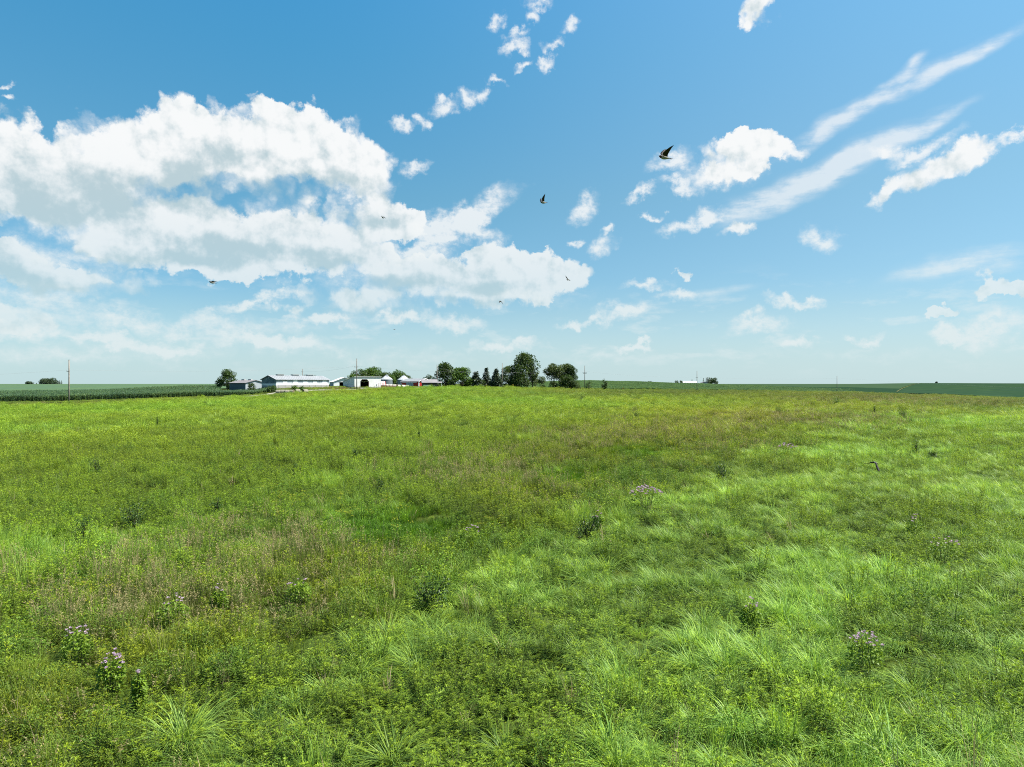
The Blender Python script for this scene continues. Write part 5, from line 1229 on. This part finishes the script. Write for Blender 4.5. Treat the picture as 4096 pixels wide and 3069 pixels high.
def flower_clump(x, y, w, h, nf, label, seed):
    rng = np.random.default_rng(seed); p = spot(x, y, .85); s = K * p.y / F; R = w * s / 2 * .85; H = .74 if p.y < 25 else (.95 if p.y < 60 else 1.2); e = empty('bergamot_clump', p); P = Plant(); Q = Plant()
    n = int(520 * max(1, R / .5)); a = rng.uniform(0, 6.28, n); rr = R * np.sqrt(rng.uniform(0, 1, n)); z = H * (.15 + .8 * np.sqrt(rng.uniform(0, 1, n)) * np.sqrt(np.maximum(.1, 1 - (rr / R) ** 2 * .6)))
    pos = np.stack([p.x + rr * np.cos(a), p.y + rr * .7 * np.sin(a), p.z + z], 1); leaves(P, pos, np.stack([np.cos(a), np.sin(a), rng.uniform(0, .8, n)], 1) + rng.normal(0, .6, (n, 3)), .07, .035, 0, np.clip(z / H * .6 + rng.uniform(0, .4, n), 0, 1), rng)
    for i in range(max(6, nf // 2)): b = rng.uniform(0, 6.28); q = R * .5; stick(P, (p.x + math.cos(b) * q * .4, p.y + math.sin(b) * q * .4, p.z), (p.x + math.cos(b) * q, p.y + math.sin(b) * q, p.z + H), .006, 1)
    link('foliage', P.mesh('foliage', [M_BERG, M_STEM]), e)
    for i in range(int(nf * 1.1)):
        b = rng.uniform(0, 6.28); q = R * math.sqrt(rng.uniform()); hz = H * (1.02 - .25 * (q / R) ** 2) + rng.uniform(.0, .1); c = np.array([p.x + math.cos(b) * q, p.y + math.sin(b) * q * .7, p.z + hz]); k = 12; g = np.arange(k) * 2.4 + rng.uniform(); Q = Plant()
        leaves(Q, np.repeat(c[None], k, 0), np.stack([np.cos(g), np.sin(g), rng.uniform(.0, 1.0, k)], 1), .034 * max(1, p.y / 17), .017 * max(1, p.y / 17), 0, rng.uniform(0, 1, k), rng, -.1)
        link('flower_head', Q.mesh('flower_head', [M_PINK]), e)
    tag(e, label, 'wildflower', 'pink bergamot clumps')
for i, a in enumerate(FLOWERS):
    flower_clump(*a, 400 + i)

# ---------------------------------------------------------------- swallows
M_BDARK = mat('swallow_dark_feather', (0.012, 0.011, 0.013), .6, .3); M_BBELLY = mat('swallow_pale_belly', (0.30, 0.28, 0.23), .8, .1); M_BWING = mat('swallow_wing_underside', (0.022, 0.018, 0.016), .7, .2); M_BTHROAT = mat('swallow_rust_throat', (0.07, 0.022, 0.014), .8, .1)
def bird(d, pts, head, tail, rb, wings, tailpts, label, belly_up=0.0):
    """head/tail/wing points in photo pixels (4096) with depth offsets in metres; one continuous body mesh"""
    def W(q): return at(q[0], d + (q[2] if len(q) > 2 else 0.0), py=q[1])
    s = d / F; h, t = W(head), W(tail); ax = (t - h); L = ax.length; ax.normalize(); up = Vector((0, 0, 1)); sd = ax.cross(up).normalized(); up = sd.cross(ax).normalized()
    mb = MB(); prof = [(-.06, .03), (0, .16), (.06, .48), (.14, .72), (.24, .80), (.36, 1.0), (.5, .98), (.66, .76), (.82, .45), (.95, .25), (1.03, .12)]; n = 12; V = []
    for tt, k in prof:
        c = h + ax * (L * tt) - up * (rb * s * .25 * math.sin(min(max(tt, 0), 1) * math.pi))
        for i in range(n): a = 6.2832 * i / n; V.append(c + (up * math.sin(a) * .95 + sd * math.cos(a)) * (rb * s * k))
    for j in range(len(prof) - 1):
        for i in range(n):
            a, b = j * n + i, j * n + (i + 1) % n; m = math.sin(6.2832 * (i + .5) / n)
            mi = 3 if (prof[j][0] >= .02 and prof[j][0] < .24 and m < .1) else (0 if prof[j][0] < .14 or m > .35 or prof[j][0] > .9 else 1)
            mb.F.append((a, b, b + n, a + n)); mb.M.append(mi)
    mb.V = [tuple(v) for v in V]; mb.n = len(V); mb.F.append(tuple(range(n))[::-1]); mb.M.append(0)
    for (lead, trail) in wings:       # wing: leading and trailing edges from root to tip, cambered sheet with thickness
        A = [W(q) for q in lead]; B = [W(q) for q in trail]; k = len(A); th = .006 + .0006 * max(0, d - 6)
        V = []; nrm = (A[-1] - A[0]).cross(B[0] - A[0]).normalized()
        for i in range(k):
            md = A[i].lerp(B[i], .35) + nrm * ((A[i] - B[i]).length * .10); f = th * (1 - .8 * i / (k - 1))
            V += [A[i], md + nrm * f, B[i], md - nrm * f]
        Fs = [] ; ms = []
        for i in range(k - 1):
            o = i * 4
            for c in range(4): Fs.append((o + c, o + (c + 1) % 4, o + 4 + (c + 1) % 4, o + 4 + c))
        mb.add(V, Fs, 2)
    A = [W(q) for q in tailpts]; mb.prism(A, Vector((0, .004, .002)), 0)
    o = mb.build('swallow', [M_BDARK, M_BBELLY, M_BWING, M_BTHROAT], None, True); tag(o, label, 'bird', 'swallows over the prairie'); return o
def zp(x0, y0, k):
    return lambda *q: [(x0 + a / k, y0 + b / k, *c) for a, b, *c in q]
z = zp(2560, 540, 11.045)
bird(6.0, None, z((840, 930))[0], z((1330, 1035))[0], 8.2, [(z((990, 900, -.02), (1010, 790, -.06), (1150, 660, -.10), (1330, 530, -.13), (1490, 450, -.15)), z((1215, 970, -.02), (1240, 850, -.05), (1300, 740, -.08), (1385, 600, -.12), (1490, 460, -.15))), (z((930, 890, .03), (895, 840, .07), (930, 760, .10), (1030, 670, .14), (1150, 620, .17)), z((1010, 900, .03), (1040, 830, .06), (1090, 760, .09), (1130, 690, .13), (1165, 630, .17)))], z((1270, 1010, .0), (1360, 1040, .0), (1460, 1045, .0), (1400, 1060), (1390, 1085, 0), (1320, 1062)), 'largest swallow with raised pointed wings before the right cloud')
z = zp(2110, 740, 18.41)
bird(9.6, None, z((945, 1235))[0], z((1400, 1315))[0], 5.4, [(z((1080, 1190, -.02), (1050, 1020, -.05), (1130, 860, -.09), (1220, 740, -.12), (1300, 655, -.14)), z((1255, 1200, -.02), (1240, 1050, -.05), (1265, 900, -.08), (1285, 780, -.11), (1310, 665, -.14))), (z((960, 1200, .03), (910, 1140, .07), (930, 1060, .11), (960, 1010, .14), (1000, 965, .16)), z((1080, 1190, .03), (1060, 1120, .06), (1030, 1060, .1), (1020, 1010, .13), (1010, 970, .16)))], z((1340, 1290), (1490, 1305), (1440, 1335), (1340, 1335)), 'swallow near the centre of the sky with a pale belly')
z = zp(1500, 845, 36.8)
bird(19.0, None, z((1100, 800))[0], z((1230, 1080))[0], 3.3, [(z((1010, 770, .02), (950, 740, .1), (915, 665, .2)), z((960, 850, .02), (940, 780, .1), (920, 670, .2))), (z((1150, 830, -.02), (1300, 810, -.06), (1450, 930, -.1), (1590, 1050, -.14)), z((1200, 940, -.02), (1300, 900, -.06), (1420, 980, -.1), (1560, 1070, -.14)))], z((1180, 1050), (1260, 1110), (1290, 1140), (1180, 1110)), 'small dark swallow diving in front of the middle white cloud')
z = zp(820, 1100, 27.6)
bird(11.5, None, z((480, 735))[0], z((1180, 900))[0], 4.6, [(z((720, 680, -.03), (860, 655, -.08), (1100, 700, -.12), (1400, 790, -.16)), z((820, 800, -.03), (960, 770, -.08), (1130, 760, -.12), (1400, 815, -.16)))], z((1080, 880), (1330, 920), (1240, 940), (1080, 930)), 'swallow gliding with folded wings low in the left sky')
z = zp(2230, 1080, 27.6)
bird(15.0, None, z((1010, 1035))[0], z((1260, 1120))[0], 3.0, [(z((1060, 1000, -.02), (980, 900, -.07), (910, 780, -.12), (890, 640, -.16)), z((1150, 1000, -.02), (1100, 900, -.07), (1010, 780, -.12), (905, 640, -.16))), (z((1180, 1020, .02), (1280, 1070, .08), (1360, 1120, .12), (1430, 1150, .16)), z((1150, 1110, .02), (1250, 1150, .08), (1340, 1185, .12), (1425, 1165, .16)))], z((1180, 1080), (1270, 1110), (1260, 1160), (1190, 1130)), 'swallow with spread wings at the right end of the low central cloud')
z = zp(1970, 1180, 27.6)
bird(15.5, None, z((800, 700))[0], z((900, 720, .06))[0], 2.6, [(z((820, 680, -.02), (720, 720, -.07), (710, 830, -.11), (735, 915, -.14)), z((830, 740, -.02), (800, 780, -.07), (780, 850, -.11), (750, 910, -.14))), (z((830, 640, .02), (950, 690, .06), (1080, 860, .1), (1190, 1040, .14)), z((830, 740, .02), (960, 790, .06), (1060, 900, .1), (1180, 1045, .14)))], z((850, 660), (930, 690), (940, 740), (860, 730)), 'dark swallow with down-curved wings below the central clouds')
z = zp(3440, 1820, 18.41)
bird(7.5, None, z((950, 500))[0], z((1300, 610))[0], 4.4, [(z((960, 510, .03), (840, 500, .08), (640, 590, .13), (480, 640, .17), (280, 630, .22)), z((1050, 610, .03), (900, 600, .08), (700, 640, .13), (500, 660, .17), (290, 650, .22))), (z((1190, 560, -.03), (1270, 690, -.08), (1350, 880, -.13), (1430, 1040, -.18), (1440, 1170, -.2)), z((1120, 600, -.03), (1140, 740, -.08), (1180, 920, -.13), (1240, 1080, -.18), (1330, 1190, -.2)))], z((1250, 590), (1400, 665), (1390, 680), (1260, 640)), 'dark swallow skimming low over the bright grass on the right')
z = zp(1550, 1295, 36.8)
bird(30.0, None, z((930, 830))[0], z((1080, 880))[0], 1.6, [(z((960, 840, -.02), (930, 815, -.1), (895, 835, -.18)), z((1000, 890, -.02), (950, 880, -.1), (905, 855, -.18))), (z((1020, 840, .02), (1090, 850, .1), (1180, 860, .18)), z((1020, 900, .02), (1090, 890, .1), (1170, 872, .18)))], z((1040, 860), (1100, 880), (1090, 895), (1040, 890)), 'tiny far swallow low over the farm roofs')
